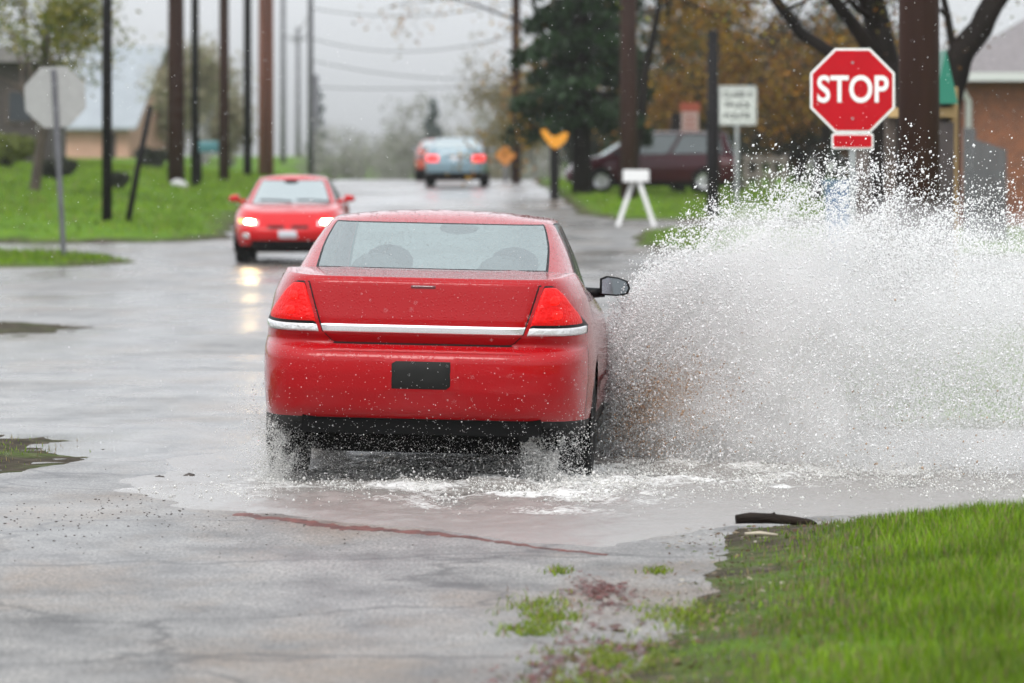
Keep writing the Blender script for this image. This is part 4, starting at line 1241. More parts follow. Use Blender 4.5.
def tree(name, base, h, r, label, cat='tree', group=None, leafc=None, nleaf=0, size=(.05, .1), maxlev=3, spread=.55, up=.03, trunk=None, stems=1, scatter=.25, droop=0.0, first=.45, bark=None, lean=(0, 0)):
    root = empty(name, base, label=label, cat=cat, group=group)
    mb = MB(); tips = []
    for s_ in range(stems):
        d = Vector((random.gauss(0, .05) + lean[0], random.gauss(0, .05) + lean[1], 1)).normalized()
        grow(mb, tips, Vector((0, 0, -.1)), d, h * first, r, 0, maxlev, spread, up, 11, droop)
    mb.build('trunk', bark or M['bark'], root)
    if nleaf and tips:
        T = np.array([tuple(t) for t in tips])
        idx = rng.integers(0, len(T), nleaf)
        C = T[idx] + rng.normal(0, scatter, (nleaf, 3))
        lc = np.array(leafc)
        cc = lc[rng.integers(0, len(lc), nleaf)] * rng.uniform(.6, 1.3, (nleaf, 1))
        link('crown', leaf_mesh('crown', C, rng.uniform(size[0], size[1], nleaf), cc, M['leaf']), root)
    return root

def spruce(name, base, h, rad, label, nb=90, per=130, zlow=.8, col=(.009, .027, .006), cat='tree', group=None, size=(.07, .16)):
    root = empty(name, base, label=label, cat=cat, group=group)
    mb = MB().tube([(0, 0, -.1), (0, 0, h * .5), (0, 0, h * .98)], [.02 * h, .012 * h, .01], 9)
    Cs = []
    for i in range(nb):
        t_ = (i + random.random()) / nb
        z0 = zlow + (h - zlow) * t_
        L = rad * (1 - t_) ** .8 * random.uniform(.65, 1.12) + .15
        a = random.uniform(0, 2 * PI)
        dx, dy = math.cos(a), math.sin(a)
        pts = [(0, 0, z0), (dx * L * .5, dy * L * .5, z0 + .02 * L), (dx * L, dy * L, z0 - .22 * L)]
        mb.tube(pts, [.05, .03, .008], 4, cap=False)
        k = int(per * (.35 + L / rad))
        s_ = rng.beta(1.6, 1.0, k)
        ox = rng.normal(0, .16 + .10 * L, k) * (1.2 - s_ * .7)
        x_ = dx * L * s_ - dy * ox; y_ = dy * L * s_ + dx * ox
        Cs.append(np.stack([x_, y_, z0 - .2 * L * s_ ** 2 + rng.normal(-.10, .12, k)], 1))
    mb.build('trunk', M['bark'], root)
    C = np.concatenate(Cs); k = len(C)
    cc = np.array(col) * rng.uniform(.5, 1.8, (k, 1))
    link('crown', leaf_mesh('crown', C, rng.uniform(size[0], size[1], k), cc, M['needle']), root)
    return root

def shrub(name, base, rad, h, label, col, n=2600, size=(.05, .1), group=None, cat='shrub', bumps=9):
    root = empty(name, base, label=label, cat=cat, group=group)
    mb = MB()
    Cs = []
    for i in range(bumps):
        a = random.uniform(0, 2 * PI); q_ = random.uniform(0, .75) * rad; z_ = random.uniform(.25, .85) * h
        c_ = np.array([math.cos(a) * q_, math.sin(a) * q_, z_])
        mb.tube([(0, 0, 0), (c_[0] * .5, c_[1] * .5, z_ * .55), tuple(c_)], [.04, .025, .008], 4, cap=False)
        k = n // bumps
        v_ = rng.normal(0, 1, (k, 3)); v_ /= np.linalg.norm(v_, axis=1, keepdims=True)
        Cs.append(c_ + v_ * (rng.uniform(.25, 1, (k, 1)) ** .5) * np.array([rad * .45, rad * .45, h * .32]) * random.uniform(.7, 1.15))
    mb.build('stem', M['bark'], root)
    C = np.concatenate(Cs); C[:, 2] = np.abs(C[:, 2]); k = len(C)
    cc = np.array(col) * rng.uniform(.5, 1.7, (k, 1))
    link('foliage', leaf_mesh('foliage', C, rng.uniform(size[0], size[1], k), cc, M['leaf']), root)
    return root

BUD = [(.17, .065, .006), (.11, .055, .010), (.20, .09, .008), (.06, .045, .012), (.09, .035, .010)]
BUD2 = [(.30, .12, .008), (.22, .13, .012), (.34, .19, .012), (.12, .08, .01)]
YEL = [(.20, .20, .02), (.13, .15, .02), (.24, .20, .03), (.07, .10, .02)]
# right hand side
spruce('spruce_tree', spot(582, 142), 13, 1.9, 'tall dark spruce between the orange signs and the maroon minivan', nb=130, per=190, zlow=1.7)
spruce('spruce_tree', spot(668, 200), 14, 3.4, 'dark spruce behind the roof of the maroon minivan', nb=110, per=170, zlow=.9)
tree('budding_tree', spot(631, 141), 11.5, .17, 'orange budding tree over the maroon minivan', leafc=BUD2, nleaf=5200, size=(.05, .10), maxlev=3, spread=.7, droop=.05, scatter=.32, first=.46)
tree('budding_tree', spot(738, 160), 9.0, .20, 'rusty budding tree above the dull white road sign', leafc=BUD + BUD2, nleaf=7500, size=(.05, .10), maxlev=3, spread=.72, droop=.08, scatter=.34, first=.36)
tree('budding_tree', spot(815, 145), 7.5, .18, 'brown budding tree behind the stop sign', leafc=BUD, nleaf=6000, size=(.05, .10), maxlev=3, spread=.7, droop=.08, scatter=.34, first=.36)
tree('budding_tree', spot(584, 146), 12.5, .12, 'sparse orange budding tree leaning over the dark spruce', leafc=BUD2, nleaf=1300, size=(.045, .09), maxlev=3, spread=.7, droop=.05, scatter=.25, first=.46)
hc = [(.010, .019, .007), (.014, .017, .008), (.02, .014, .008)]
for i, (px, Y, rad, h) in enumerate([(700, 186, 2.0, 3.6), (752, 178, 1.9, 4.2), (800, 170, 2.0, 4.4), (850, 168, 1.8, 4.0), (905, 160, 1.9, 3.6), (775, 205, 2.4, 6.4), (838, 200, 2.6, 6.2), (720, 208, 2.4, 5.8), (890, 195, 2.4, 5.5), (640, 210, 2.2, 4.2), (588, 205, 1.8, 2.6)]):
    shrub('evergreen_shrub', spot(px, Y), rad, h, 'dense dark bush in the evergreen thicket behind the road signs', hc[i % 3], n=5200, size=(.07, .15), group='dark bushes behind the road signs', bumps=14)
# the large dark tree behind the utility pole
bp_ = spot(905, 76)
bt = empty('old_tree', bp_, label='old dark tree forking into thick limbs behind the wide utility pole', cat='tree')
mb = MB(); tips = []
def limb(pix, rads, Y=76, kids=4, lv=2):
    pts = [Vector(((px - 512) * (Y + dy) / F, Y + dy, hgt(py, Y + dy))) - bp_ for px, py, dy in pix]
    fine = []
    rr_ = []
    for i in range(len(pts) - 1):
        for k in range(4):
            t_ = k / 4
            fine.append(pts[i].lerp(pts[i + 1], t_) + Vector((random.gauss(0, .012), random.gauss(0, .012), 0)))
            rr_.append(rads[i] * (1 - t_) + rads[i + 1] * t_)
    fine.append(pts[-1]); rr_.append(rads[-1])
    mb.tube(fine, rr_, 12)
    for k in range(kids):
        j = random.randint(len(fine) // 2, len(fine) - 1)
        d = Vector((random.gauss(0, .8), random.gauss(0, .6), random.uniform(.1, .9))).normalized()
        grow(mb, tips, fine[j], d, random.uniform(.8, 1.6), rr_[j] * .35, 1, 1 + lv, .6, .02, 9, .04)
limb([(892, 300, 0), (884, 150, 0), (884, 60, 0), (870, -10, .2), (850, -120, .4)], [.24, .20, .19, .17, .11], kids=6)
limb([(930, 300, .2), (944, 190, .2), (945, 110, .2), (958, 60, .2), (985, 18, .2), (1020, -40, .3), (1080, -120, .5)], [.26, .22, .20, .19, .16, .13, .08], kids=6)
limb([(884, 70, 0), (850, 20, -.4), (800, -40, -.8)], [.12, .09, .06], kids=6)
limb([(882, 110, 0), (842, 60, .5), (800, 32, .9), (768, -12, 1.2), (740, -70, 1.4)], [.10, .085, .08, .07, .05], kids=6)
mb.build('trunk', M['bark'], bt)
T = np.array([tuple(t) for t in tips]); idx = rng.integers(0, len(T), 5200)
link('crown', leaf_mesh('crown', T[idx] + rng.normal(0, .16, (5200, 3)), rng.uniform(.018, .045, 5200), np.array(BUD + YEL)[rng.integers(0, 9, 5200)] * rng.uniform(.6, 1.2, (5200, 1)), M['leaf']), bt)
# mid distance trees right of the crest
for i, (px, Y, h, lb) in enumerate([(500, 255, 6.5, 'thin yellowish tree right of the pale blue sedan'), (536, 235, 7.5, 'thin yellow-green tree beside the grey utility pole'), (478, 300, 6.5, 'faint brown tree just beyond the pale blue sedan'), (560, 250, 8.0, 'thin brown tree behind the notched orange sign')]):
    tree('thin_tree', spot(px, Y), h, .11, lb, leafc=[(.17, .13, .04), (.13, .11, .05)], nleaf=3200, size=(.06, .12), maxlev=3, spread=.5, scatter=.3, bark=M['twig'])
# left side
tree('weeping_tree', spot(34, 128), 7.6, .13, 'yellow-green drooping tree above the turned away sign', leafc=YEL, nleaf=9500, size=(.04, .085), maxlev=3, spread=.42, droop=.14, scatter=.2, first=.5, bark=M['barkbrown'])
for (px, Y, h, lb) in [(205, 235, 6.6, 'pale tan leafing tree between the brown poles'), (168, 245, 5.0, 'smaller pale tan tree behind the widest brown pole'), (232, 250, 5.4, 'pale tan tree farthest up the row of poles')]:
    tree('pale_tree', spot(px, Y), h, .13, lb, leafc=[(.30, .27, .17), (.26, .22, .15), (.22, .22, .12)], nleaf=5200, size=(.07, .14), maxlev=3, spread=.5, scatter=.35, bark=M['twig'], first=.38)
# far bare trees, one mesh shared by several
protos = []
gl = 'faint bare grey tree in the rain beyond the crest of the road'
for k in range(5):
    o = tree('bare_tree', (0, 0, 0), random.uniform(9, 13), .16, gl, group='bare trees beyond the crest', leafc=[(.25, .24, .22), (.22, .23, .17)], nleaf=1200, size=(.10, .2), maxlev=3, spread=.5, scatter=.4, bark=M['twig'], first=.4)
    protos.append(o)
def copy_tree(o):
    c_ = o.copy(); COL.objects.link(c_)
    for ch in o.children:
        d = ch.copy(); COL.objects.link(d); d.parent = c_
    return c_
k = 0
for Y, lst in ((330, (350, 372, 470, 492, 520, 548, 575)), (400, (336, 360, 385, 405, 430, 455, 480, 505)), (480, (345, 368, 396, 418, 442, 466, 490, 515, 540))):
    for px in lst:
        o = protos[k] if k < 5 else copy_tree(protos[k % 5])
        X = (px + random.uniform(-6, 6) - 512) * Y / F
        o.location = (X, Y + random.uniform(-20, 20), -2.6); o.rotation_euler = (0, 0, random.uniform(0, 6.28))
        s_ = random.uniform(.75, 1.05) * (1.0 if px > 400 else .82)
        o.scale = (s_, s_, s_)
        k += 1
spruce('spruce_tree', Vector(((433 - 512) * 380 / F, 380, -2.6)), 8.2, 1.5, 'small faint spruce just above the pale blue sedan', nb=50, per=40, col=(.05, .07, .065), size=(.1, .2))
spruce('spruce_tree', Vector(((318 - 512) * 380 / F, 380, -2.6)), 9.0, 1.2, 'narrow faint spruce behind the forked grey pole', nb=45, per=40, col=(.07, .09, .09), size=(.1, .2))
for (px, Y, lb, rr_) in [(56, 140, 'low dark bush under the turned away sign on the lawn', .5), (118, 135, 'low dark bush in front of the tan barn wall', .38), (8, 150, 'yellow-green bush at the foot of the brown house', 1.0), (152, 178, 'low hedge bush between the barn and the widest pole', .6)]:
    shrub('low_bush', spot(px, Y), rr_, rr_ * 1.0, lb, (.10, .12, .02) if 'yellow' in lb else (.03, .035, .02), n=2200, size=(.05, .1))

# ------------------------------------------------------------------ poles
def pole(name, px, py, wpx, mat, label, top=11.0, Y=None, group=None, arms=(), lean=0.0, cat='utility pole'):
    p = at(px, py) if Y is None else spot(px, Y)
    r_ = wpx * p.y / F / 2
    root = empty(name, p, label=label, cat=cat, group=group)
    mb = MB().tube([(0, 0, -.2), (lean * .3, 0, top * .3), (lean, 0, top)], [r_ * 1.05, r_, r_ * .8], 16)
    mb.build('shaft', mat, root)
    for (z_, w_, dx) in arms:
        b = MB().box((dx, -r_ - .05, z_), (w_, .1, .12))
        a_ = b.build('cross_arm', mat, root)
        for s_ in (-.45, -.2, .2, .45):
            MB().tube([(dx + w_ * s_, -r_ - .05, z_ + .06), (dx + w_ * s_, -r_ - .05, z_ + .2)], [.04, .025], 7).build('insulator', M['steel'], a_)
    return root, p
pole('utility_pole', 107, 221, 10, M['poledark'], 'slim black pole on the lawn nearest the turned away sign')
pole('utility_pole', 176, 184, 16.5, M['polebrown'], 'wide dark brown pole with pale rocks at its foot')
pole('utility_pole', 195, 187, 8, M['poledark'], 'thin dark pole with the mailbox just right of it')
pole('utility_pole', 224, 181, 10, M['polebrown'], 'brown pole between the mailbox and the black pole')
pole('utility_pole', 247.5, 176, 8.5, M['poledark'], 'black pole just left of the paired reddish poles')
pole('utility_pole', 262, 176, 7.5, M['polered'], 'reddish pole, the left one of the touching pair')
pole('utility_pole', 269.5, 176.5, 8.5, M['polered'], 'reddish pole, the right one of the touching pair')
pole('utility_pole', 283, 0, 5.5, M['polegrey'], 'thin grey pole with a cross arm right of the reddish pair', Y=330, top=13, arms=((11.4, 1.6, 0),))
pole('utility_pole', 298, 0, 5, M['polegrey'], 'short far pole ending halfway up the sky', Y=420, top=9.6, arms=((8.7, 1.2, 0),))
pa, pA = pole('utility_pole', 310.5, 176, 6, M['polegrey'], 'tall grey pole, the left one of the forked pair by the crest', top=12)
pole('utility_pole', 316, 176, 6.5, M['polegrey'], 'grey pole that ends lower, right one of the forked pair', top=hgt(18, 172))
pb, pB = pole('utility_pole', 516, 183, 9.5, M['polebrown'], 'brown utility pole right of the pale blue sedan', top=9.5, arms=((hgt(2, 186) - .9, 2.0, 0),))
pole('utility_pole', 628.5, 0, 17, M['polebrown'], 'brown pole in front of the maroon minivan bonnet', Y=136, top=9)
pole('dark_post', 713, 217, 13, M['poledark'], 'dark bare post left of the dull white road sign', top=hgt(45, 130) - .4, cat='post')
pole('dark_post', 676.5, 0, 13.5, M['bark'], 'short black trunk-like post in front of the minivan door', Y=150, top=hgt(124, 150) - .55, cat='post')
pw, pW = pole('utility_pole', 919, 0, 41, M['polebrown'], 'very wide dark wet pole right of the stop sign', Y=54, top=9)
# leaning post
p = at(127, 222)
tag(MB().tube([(0, 0, -.1), (.22, 0, 1.1), (.46, 0, 2.25)], [.06, .06, .055], 10).build('leaning_post', M['poledark'], loc=p), label='short black post leaning to the right on the lawn', cat='post')
for i, (px, py, rr_, lb) in enumerate([(178, 186, .16, 'pale rock at the foot of the wide brown pole'), (183, 187.5, .12, 'smaller pale rock beside the wide brown pole foot')]):
    tag(MB().ball((0, 0, rr_ * .4), (rr_ * 1.2, rr_, rr_ * .7), n=10, noise=.3).build('rock', M['stone'], loc=at(px, py)), label=lb, cat='rock')
# mailbox
p = spot(208, 150)
mbx = empty('mailbox', p, label='dark long mailbox on a post beside the brown poles', cat='mailbox')
MB().tube([(-.2, 0, -.1), (-.2, 0, hgt(153, 150) - p.z)], .045, 8).build('post', M['poledark'], mbx)
zz = hgt(149, 150) - p.z
MB().box((0, 0, zz), (.55, .28, .16), mi=0).tube([(-.27, 0, zz + .08), (.27, 0, zz + .08)], .13, 12).build('box', M['teal'], mbx, bevel=.01)
# wires
def wire(a, b, sag, label):
    pts = []
    for i in range(25):
        t_ = i / 24
        q_ = Vector(a).lerp(Vector(b), t_); q_.z -= sag * 4 * t_ * (1 - t_)
        pts.append(q_)
    tag(MB().tube(pts, .017, 5).build('power_line', M['wire']), label=label, cat='power line', group='cables over the road')
for i, (pl, pr, sag, lb) in enumerate([(8, 2, .35, 'topmost thin cable crossing the pale sky over the road'), (38, 34, .5, 'sagging cable in the pale sky, second from the top'), (60, 78, .25, 'cable in the pale sky that slopes down to the right'), (87, 84, .1, 'lowest nearly level cable in the pale sky')]):
    wire((pA.x, pA.y, hgt(pl, pA.y)), (pB.x, pB.y, hgt(pr, pB.y)), sag, lb)
for i, (dz, lb) in enumerate([(3.6, 'cable running back between the grey poles, upper one'), (3.0, 'cable running back between the grey poles, lower one')]):
    wire((pA.x, pA.y, hgt(20, pA.y) + dz - 3.3), ((283 - 512) * 330 / F, 330, hgt(30, 330)), .6, lb)

# ------------------------------------------------------------------ signs
def octagon(r_):
    return [(r_ * math.cos(PI / 8 + i * PI / 4) / math.cos(PI / 8), r_ * math.sin(PI / 8 + i * PI / 4) / math.cos(PI / 8)) for i in range(8)]
def rrect(w_, h_, r_, n=5):
    out = []
    for cx, cy, a0 in ((w_ / 2 - r_, h_ / 2 - r_, 0), (-w_ / 2 + r_, h_ / 2 - r_, 90), (-w_ / 2 + r_, -h_ / 2 + r_, 180), (w_ / 2 - r_, -h_ / 2 + r_, 270)):
        for i in range(n + 1):
            t_ = R(a0 + 90 * i / n); out.append((cx + r_ * math.cos(t_), cy + r_ * math.sin(t_)))
    return out
def plate(poly, y, th, mat, name, parent, z0=0.0, x0=0.0):
    return MB().prism([(a + x0, b + z0) for a, b in poly], y, y + th).build(name, mat, parent)
def text(txt, size, mat, name, parent, loc, sx=1.0, off=0.0):
    cu = bpy.data.curves.new('txt', 'FONT'); cu.body = txt; cu.size = size; cu.align_x = 'CENTER'; cu.align_y = 'CENTER'; cu.offset = off; cu.extrude = .001
    ob = bpy.data.objects.new('txt', cu); COL.objects.link(ob)
    bpy.context.view_layer.update()
    dg = bpy.context.evaluated_depsgraph_get()
    me = bpy.data.meshes.new_from_object(ob.evaluated_get(dg))
    bpy.data.objects.remove(ob)
    me.name = name
    me.materials.clear(); me.materials.append(mat)
    o = link(name, me, parent); o.location = loc; o.rotation_euler = (R(90), 0, 0); o.scale = (sx, 1, 1)
    return o
# stop sign facing us
Y = 51.0
p = spot(852.5, Y)
st = empty('stop_sign', p, R(0), label='red STOP sign with a small red plate under it, above the spray', cat='stop sign')
zc = hgt(90.5, Y) - p.z; rr_ = 42.3 * Y / F
MB().box((0, .035, (zc + rr_) / 2 - .1), (.058, .03, zc + rr_ + .1)).build('post', M['steel'], st, bevel=.004)
bd = plate(octagon(rr_), .0, .004, M['signwhite'], 'sign_face', st, zc)
plate(octagon(rr_ * .945), -.004, .003, M['signred'], 'red_field', bd, zc)
text('STOP', .335, M['signwhite'], 'lettering', bd, (0, -.0065, zc + .0), .80, .006)
z2 = hgt(141.2, Y) - p.z
b2 = plate(rrect(42 * Y / F, 15.5 * Y / F, .02), .0, .004, M['signwhite'], 'small_plate', st, z2)
plate(rrect(38.6 * Y / F, 12.2 * Y / F, .015), -.004, .003, M['signred'], 'red_field', b2, z2)
for zz in (zc + .25, zc - .25): MB().tube([(0, -.012, zz), (0, .02, zz)], .011, 8).build('bolt', M['steel'], st)
# truck route sign
Y = 132.0
p = spot(737, Y)
tr = empty('route_sign', p, label='dull white CLASS II TRUCK ROUTE sign on a steel post', cat='road sign')
zc = hgt(105.5, Y) - p.z; w_ = 39 * Y / F
MB().box((0, .04, (zc + .3) / 2 - .1), (.085, .05, zc + .5)).build('post', M['steel'], tr)
bd = plate(rrect(w_, w_ * 1.0, .05), 0, .006, M['signgrey'], 'sign_face', tr, zc)
ol = rrect(w_ * .93, w_ * .93, .04); il = rrect(w_ * .89, w_ * .89, .035); k_ = len(ol)
MB().add([(a, -.003, b + zc) for a, b in ol] + [(a, -.003, b + zc) for a, b in il], [(i, (i + 1) % k_, k_ + (i + 1) % k_, k_ + i) for i in range(k_)]).build('border_line', M['ink'], bd)
for tx, dz in (('CLASS II', .25), ('TRUCK', 0), ('ROUTE', -.25)):
    text(tx, .21, M['ink'], 'lettering', bd, (0, -.004, zc + dz), .92, .008)
# turned away stop sign on the left
p = at(64, 257)
Y = p.y
bs = empty('turned_away_sign', p, label='octagonal sign seen from its bare grey back on a leaning post', cat='road sign')
bs.rotation_euler = (0, R(-3.2), 0)
zc = (hgt(97, Y) - p.z) / math.cos(R(3.2)); rr_ = 30.3 * Y / F
MB().box((0, -.02, (zc + rr_ * .9) / 2), (5.5 * Y / F, .03, zc + rr_ * .9)).build('post', M['polegrey'], bs)
bd = plate(octagon(rr_), .0, .004, M['signback'], 'sign_face', bs, zc)
plate(octagon(rr_ * .96), .004, .003, M['signred'], 'red_field', bd, zc)
for zz in (zc + .2, zc - .2): MB().tube([(0, -.045, zz), (0, .0, zz)], .016, 8).build('bolt', M['steel'], bs)
# notched orange sign
Y = 138.0
p = spot(554.5, Y)
ns = empty('notched_sign', p, label='orange sign with a notched top on a dark post by the crest', cat='road sign')
zc = hgt(138, Y) - p.z; u_ = Y / F
MB().box((0, .06, (zc) / 2), (.22, .10, zc)).build('post', M['poledark'], ns)
plate([(-14 * u_, 8 * u_), (-9 * u_, 9 * u_), (-3 * u_, 2 * u_), (3 * u_, 2 * u_), (9 * u_, 6 * u_), (14 * u_, 5 * u_), (12 * u_, -2 * u_), (5 * u_, -9 * u_), (0, -11 * u_), (-5 * u_, -7 * u_), (-11 * u_, 1 * u_)], 0, .02, M['signorange'], 'sign_face', ns, zc)
# dull orange diamond
Y = 176.0
p = spot(505.5, Y)
os_ = empty('diamond_sign', p, label='dull orange diamond sign low beside the brown pole', cat='road sign')
zc = hgt(155.5, Y) - p.z; u_ = Y / F
MB().box((0, .05, zc / 2), (.1, .06, zc)).build('post', M['polegrey'], os_)
plate([(0, 11 * u_), (11 * u_, 0), (0, -11 * u_), (-11 * u_, 0)], 0, .02, M['signdull'], 'sign_face', os_, zc)
# rust and pink yard sign
Y = 148.0
p = spot(690, Y)
ys_ = empty('yard_sign', p, label='yard sign with a rust red top band and pale lower panel', cat='yard sign')
u_ = Y / F; zc = hgt(119, Y) - p.z
for dx in (-6, 7): MB().box((dx * u_, .06, zc * .38), (.11, .06, zc * .76)).build('leg', M['poledark'], ys_)
MB().box((.5 * u_, .06, zc * .72), (17 * u_, .05, .1)).build('rail', M['poledark'], ys_)
MB().box((.03, .06, zc * .85), (.12, .05, zc * .5)).build('post', M['poledark'], ys_)
plate(rrect(17 * u_, 26 * u_, .03), 0, .03, M['signpink'], 'sign_face', ys_, zc - 2 * u_)
plate(rrect(20 * u_, 9 * u_, .03), -.01, .05, M['signrust'], 'top_band', ys_, zc + 12 * u_)
for dz in (2, -3, -8): MB().box((0, -.004, zc + dz * u_), (11 * u_, .006, 1.6 * u_)).build('text_line', M['signrust'], ys_)
# small teal street name sign
Y = 190.0
p = spot(583, Y)
ts_ = empty('street_name_sign', p, label='small teal street name plate on a thin post before the spruce', cat='road sign')
zc = hgt(122, Y) - p.z
MB().tube([(-.25, 0, 0), (-.25, 0, zc)], .05, 8).build('post', M['polegrey'], ts_)
MB().box((0, -.06, zc), (.45, .03, .3), rz=.2).build('plate', M['teal'], ts_)
# white A-frame
p = at(636, 226)
Y = p.y; u_ = Y / F
af_ = empty('trestle_stand', p, label='white splayed-leg stand with a white box top on the lawn', cat='stand')
zt_ = (226 - 169) * u_
for dx in (-1, 1):
    MB().box((dx * 10.5 * u_, -.08 * dx, zt_ * .40), (4.5 * u_, .06, zt_ * .88), ry=dx * R(-19)).build('leg', M['whitewood'], af_)
MB().box((0, 0, zt_ * .88), (26 * u_, .32, 12 * u_)).build('box_top', M['whitewood'], af_, bevel=.015)
# weathered rail fence piece behind the truck sign
p = spot(765, 165)
rf = empty('rail_fence', p, label='short weathered rail fence right of the dull white sign', cat='fence')
u_ = 165 / F
for dx in (-19, -6, 7, 20): MB().box((dx * u_, 0, .42), (.14, .12, .94)).build('post', M['rail'], rf)
for z_ in (.3, .75): MB().box((0, -.075, z_), (44 * u_, .05, .15)).build('rail', M['rail'], rf)

# ------------------------------------------------------------------ right: brick house, fence, playset, bin, stump
Y = 112.0
p = spot(1010, Y)
hs_ = empty('brick_house', p, label='orange brick house with a grey shingle roof and white downspout', cat='house')
u_ = Y / F
x0 = (954 - 1010) * u_; ze = hgt(80, Y) - p.z; wd = 11.0; dp = 9.0
MB().box((x0 + wd / 2, dp / 2, ze / 2), (wd, dp, ze)).build('wall', M['brick'], hs_)
e0, e1, f0, f1 = x0 - .14, x0 + wd + .4, -.45, dp + .45
zr = ze + .02
rv = [(e0, f0, zr), (e1, f0, zr), (e1, f1, zr), (e0, f1, zr), (e0 + 2.7, (f0 + f1) / 2, zr + 1.75), (e1 - 2.7, (f0 + f1) / 2, zr + 1.75)]
MB().add(rv, [(0, 1, 5, 4), (2, 3, 4, 5), (1, 2, 5), (3, 0, 4), (3, 2, 1, 0)]).build('roof', M['shingle'], hs_)
MB().box(((e0 + e1) / 2, f0 - .02, zr + .04), (e1 - e0 + .04, .05, .17)).box((e0 - .02, (f0 + f1) / 2, zr + .04), (.05, f1 - f0, .17)).build('gutter', M['fascia'], hs_)
MB().tube([(x0 + .1, f0, zr - .05), (x0 + .14, -.35, zr - .25), (x0 + .28, -.07, zr - .42), (x0 + .28, -.07, .05)], .065, 8).build('downspout', M['whitewood'], hs_)
wf = MB().box((x0 + 2.3, -.02, 1.5), (1.3, .06, 1.1)).build('window', M['whitewood'], hs_)
MB().box((x0 + 2.3, -.055, 1.5), (1.14, .02, .94)).build('pane', M['darkglass'], wf)
MB().box((x0 + 2.3, -.06, .88), (1.5, .12, .07)).build('sill', M['fascia'], hs_)
Y = 100.0
p = spot(985, Y)
fp = empty('board_fence', p, label='grey board fence stepping down in front of the brick house', cat='fence')
u_ = Y / F
for i in range(10):
    dx = (-20 + i * 4.4) * u_
    h_ = (hgt(128, Y) if i < 3 else hgt(140 + (i - 3) * 1.5, Y)) - p.z
    MB().box((dx, 0, h_ / 2), (4.1 * u_, .03, h_)).build('board', M['fence'], fp)
for z_ in (.4, 1.2): MB().box((0, .05, z_), (42 * u_, .06, .09)).build('rail', M['fence'], fp)
Y = 66.0
p = spot(922, Y)
ps_ = empty('playset', p, label='wooden playset with a yellow beam and green canopy behind the wide pole', cat='playset')
u_ = Y / F
zb_ = hgt(112.5, Y) - p.z
MB().box((0, 0, zb_), (68 * u_, .12, 9.5 * u_)).build('beam', M['plank'], ps_)
for dx in (-31, 24, 31): MB().box((dx * u_, .16, (zb_ + .3) / 2), (.13, .13, zb_ + .3)).build('post', M['plank'] if dx == 31 else M['barkbrown'], ps_)
MB().add([(10 * u_, -.3, zb_ + .1), (34 * u_, -.3, zb_ + .1), (34 * u_, 1.2, zb_ + .1), (10 * u_, 1.2, zb_ + .1), (22 * u_, -.3, zb_ + .72), (22 * u_, 1.2, zb_ + .72)],
         [(0, 1, 4), (2, 3, 5), (1, 2, 5, 4), (3, 0, 4, 5), (0, 3, 2, 1)]).build('canopy', M['green'], ps_)
MB().box((-6 * u_, -.5, zb_ * .38), (.35, 1.6, .06), rx=R(38)).build('slide', M['green'], ps_)
MB().box((22 * u_, .5, zb_ * .5), (18 * u_, 1.3, zb_ * .9)).build('cabin', M['brownwall'], ps_)
Y = 70.0
p = spot(839, 84)
bn = empty('blue_bin', p, label='blue wheeled bin behind the stop sign post', cat='bin')
u_ = 84 / F; h_ = hgt(181, 84) - p.z
k_ = [(-.2, -.2), (.2, -.2), (.2, .2), (-.2, .2)]
MB().add([(a * .8, b * .8, .05) for a, b in k_] + [(a * 1.05, b * 1.05, h_ - .06) for a, b in k_], [(0, 1, 5, 4), (1, 2, 6, 5), (2, 3, 7, 6), (3, 0, 4, 7), (0, 3, 2, 1), (4, 5, 6, 7)]).build('tub', M['bin'], bn, bevel=.015)
MB().box((0, 0, h_ - .02), (.5, .5, .06)).build('lid', M['bin'], bn, bevel=.015)
for dx in (-1, 1): MB().lathe_x([(-.03, .02), (-.03, .09), (.03, .09), (.03, .02)], (dx * .2, .22, .09), 16).build('wheel', M['rubber'], bn)
p = spot(868, 90)
h_ = hgt(150, 90) - p.z
tag(MB().tube([(0, 0, -.1), (0, 0, h_ * .3), (-.04, 0, h_ * .7), (-.08, 0, h_)], [.30, .25, .20, .13], 14).build('tree_stump', M['stump'], loc=p), label='pale brown tapering stump between the stop sign and the wide pole', cat='stump')

# ------------------------------------------------------------------ left: barn and brown house
Y = 240.0
p = spot(97, Y)
u_ = Y / F
bn = empty('barn', p, R(-13), label='tan barn with a broad pale metal roof on the lawn', cat='barn')
wl, ze, zr = 66 * u_, hgt(127, Y) - p.z, hgt(44, Y) - p.z
dp = 8.0
MB().prism([(-wl / 2, -1), (wl / 2, -1), (wl / 2, ze), (-wl / 2, ze)], 0, dp).build('wall', M['tanwall'], bn)
MB().add([(wl / 2 + .02, 0, ze - .1), (wl / 2 + .02, dp, ze - .1), (wl / 2 + .02, dp / 2, zr - .1), (-wl / 2 - .02, 0, ze - .1), (-wl / 2 - .02, dp, ze - .1), (-wl / 2 - .02, dp / 2, zr - .1)], [(0, 1, 2), (3, 5, 4), (0, 2, 5, 3), (1, 4, 5, 2), (0, 3, 4, 1)]).build('gable', M['tanwall'], bn)
rx0, rx1 = -wl / 2 - .3, wl / 2 + .5
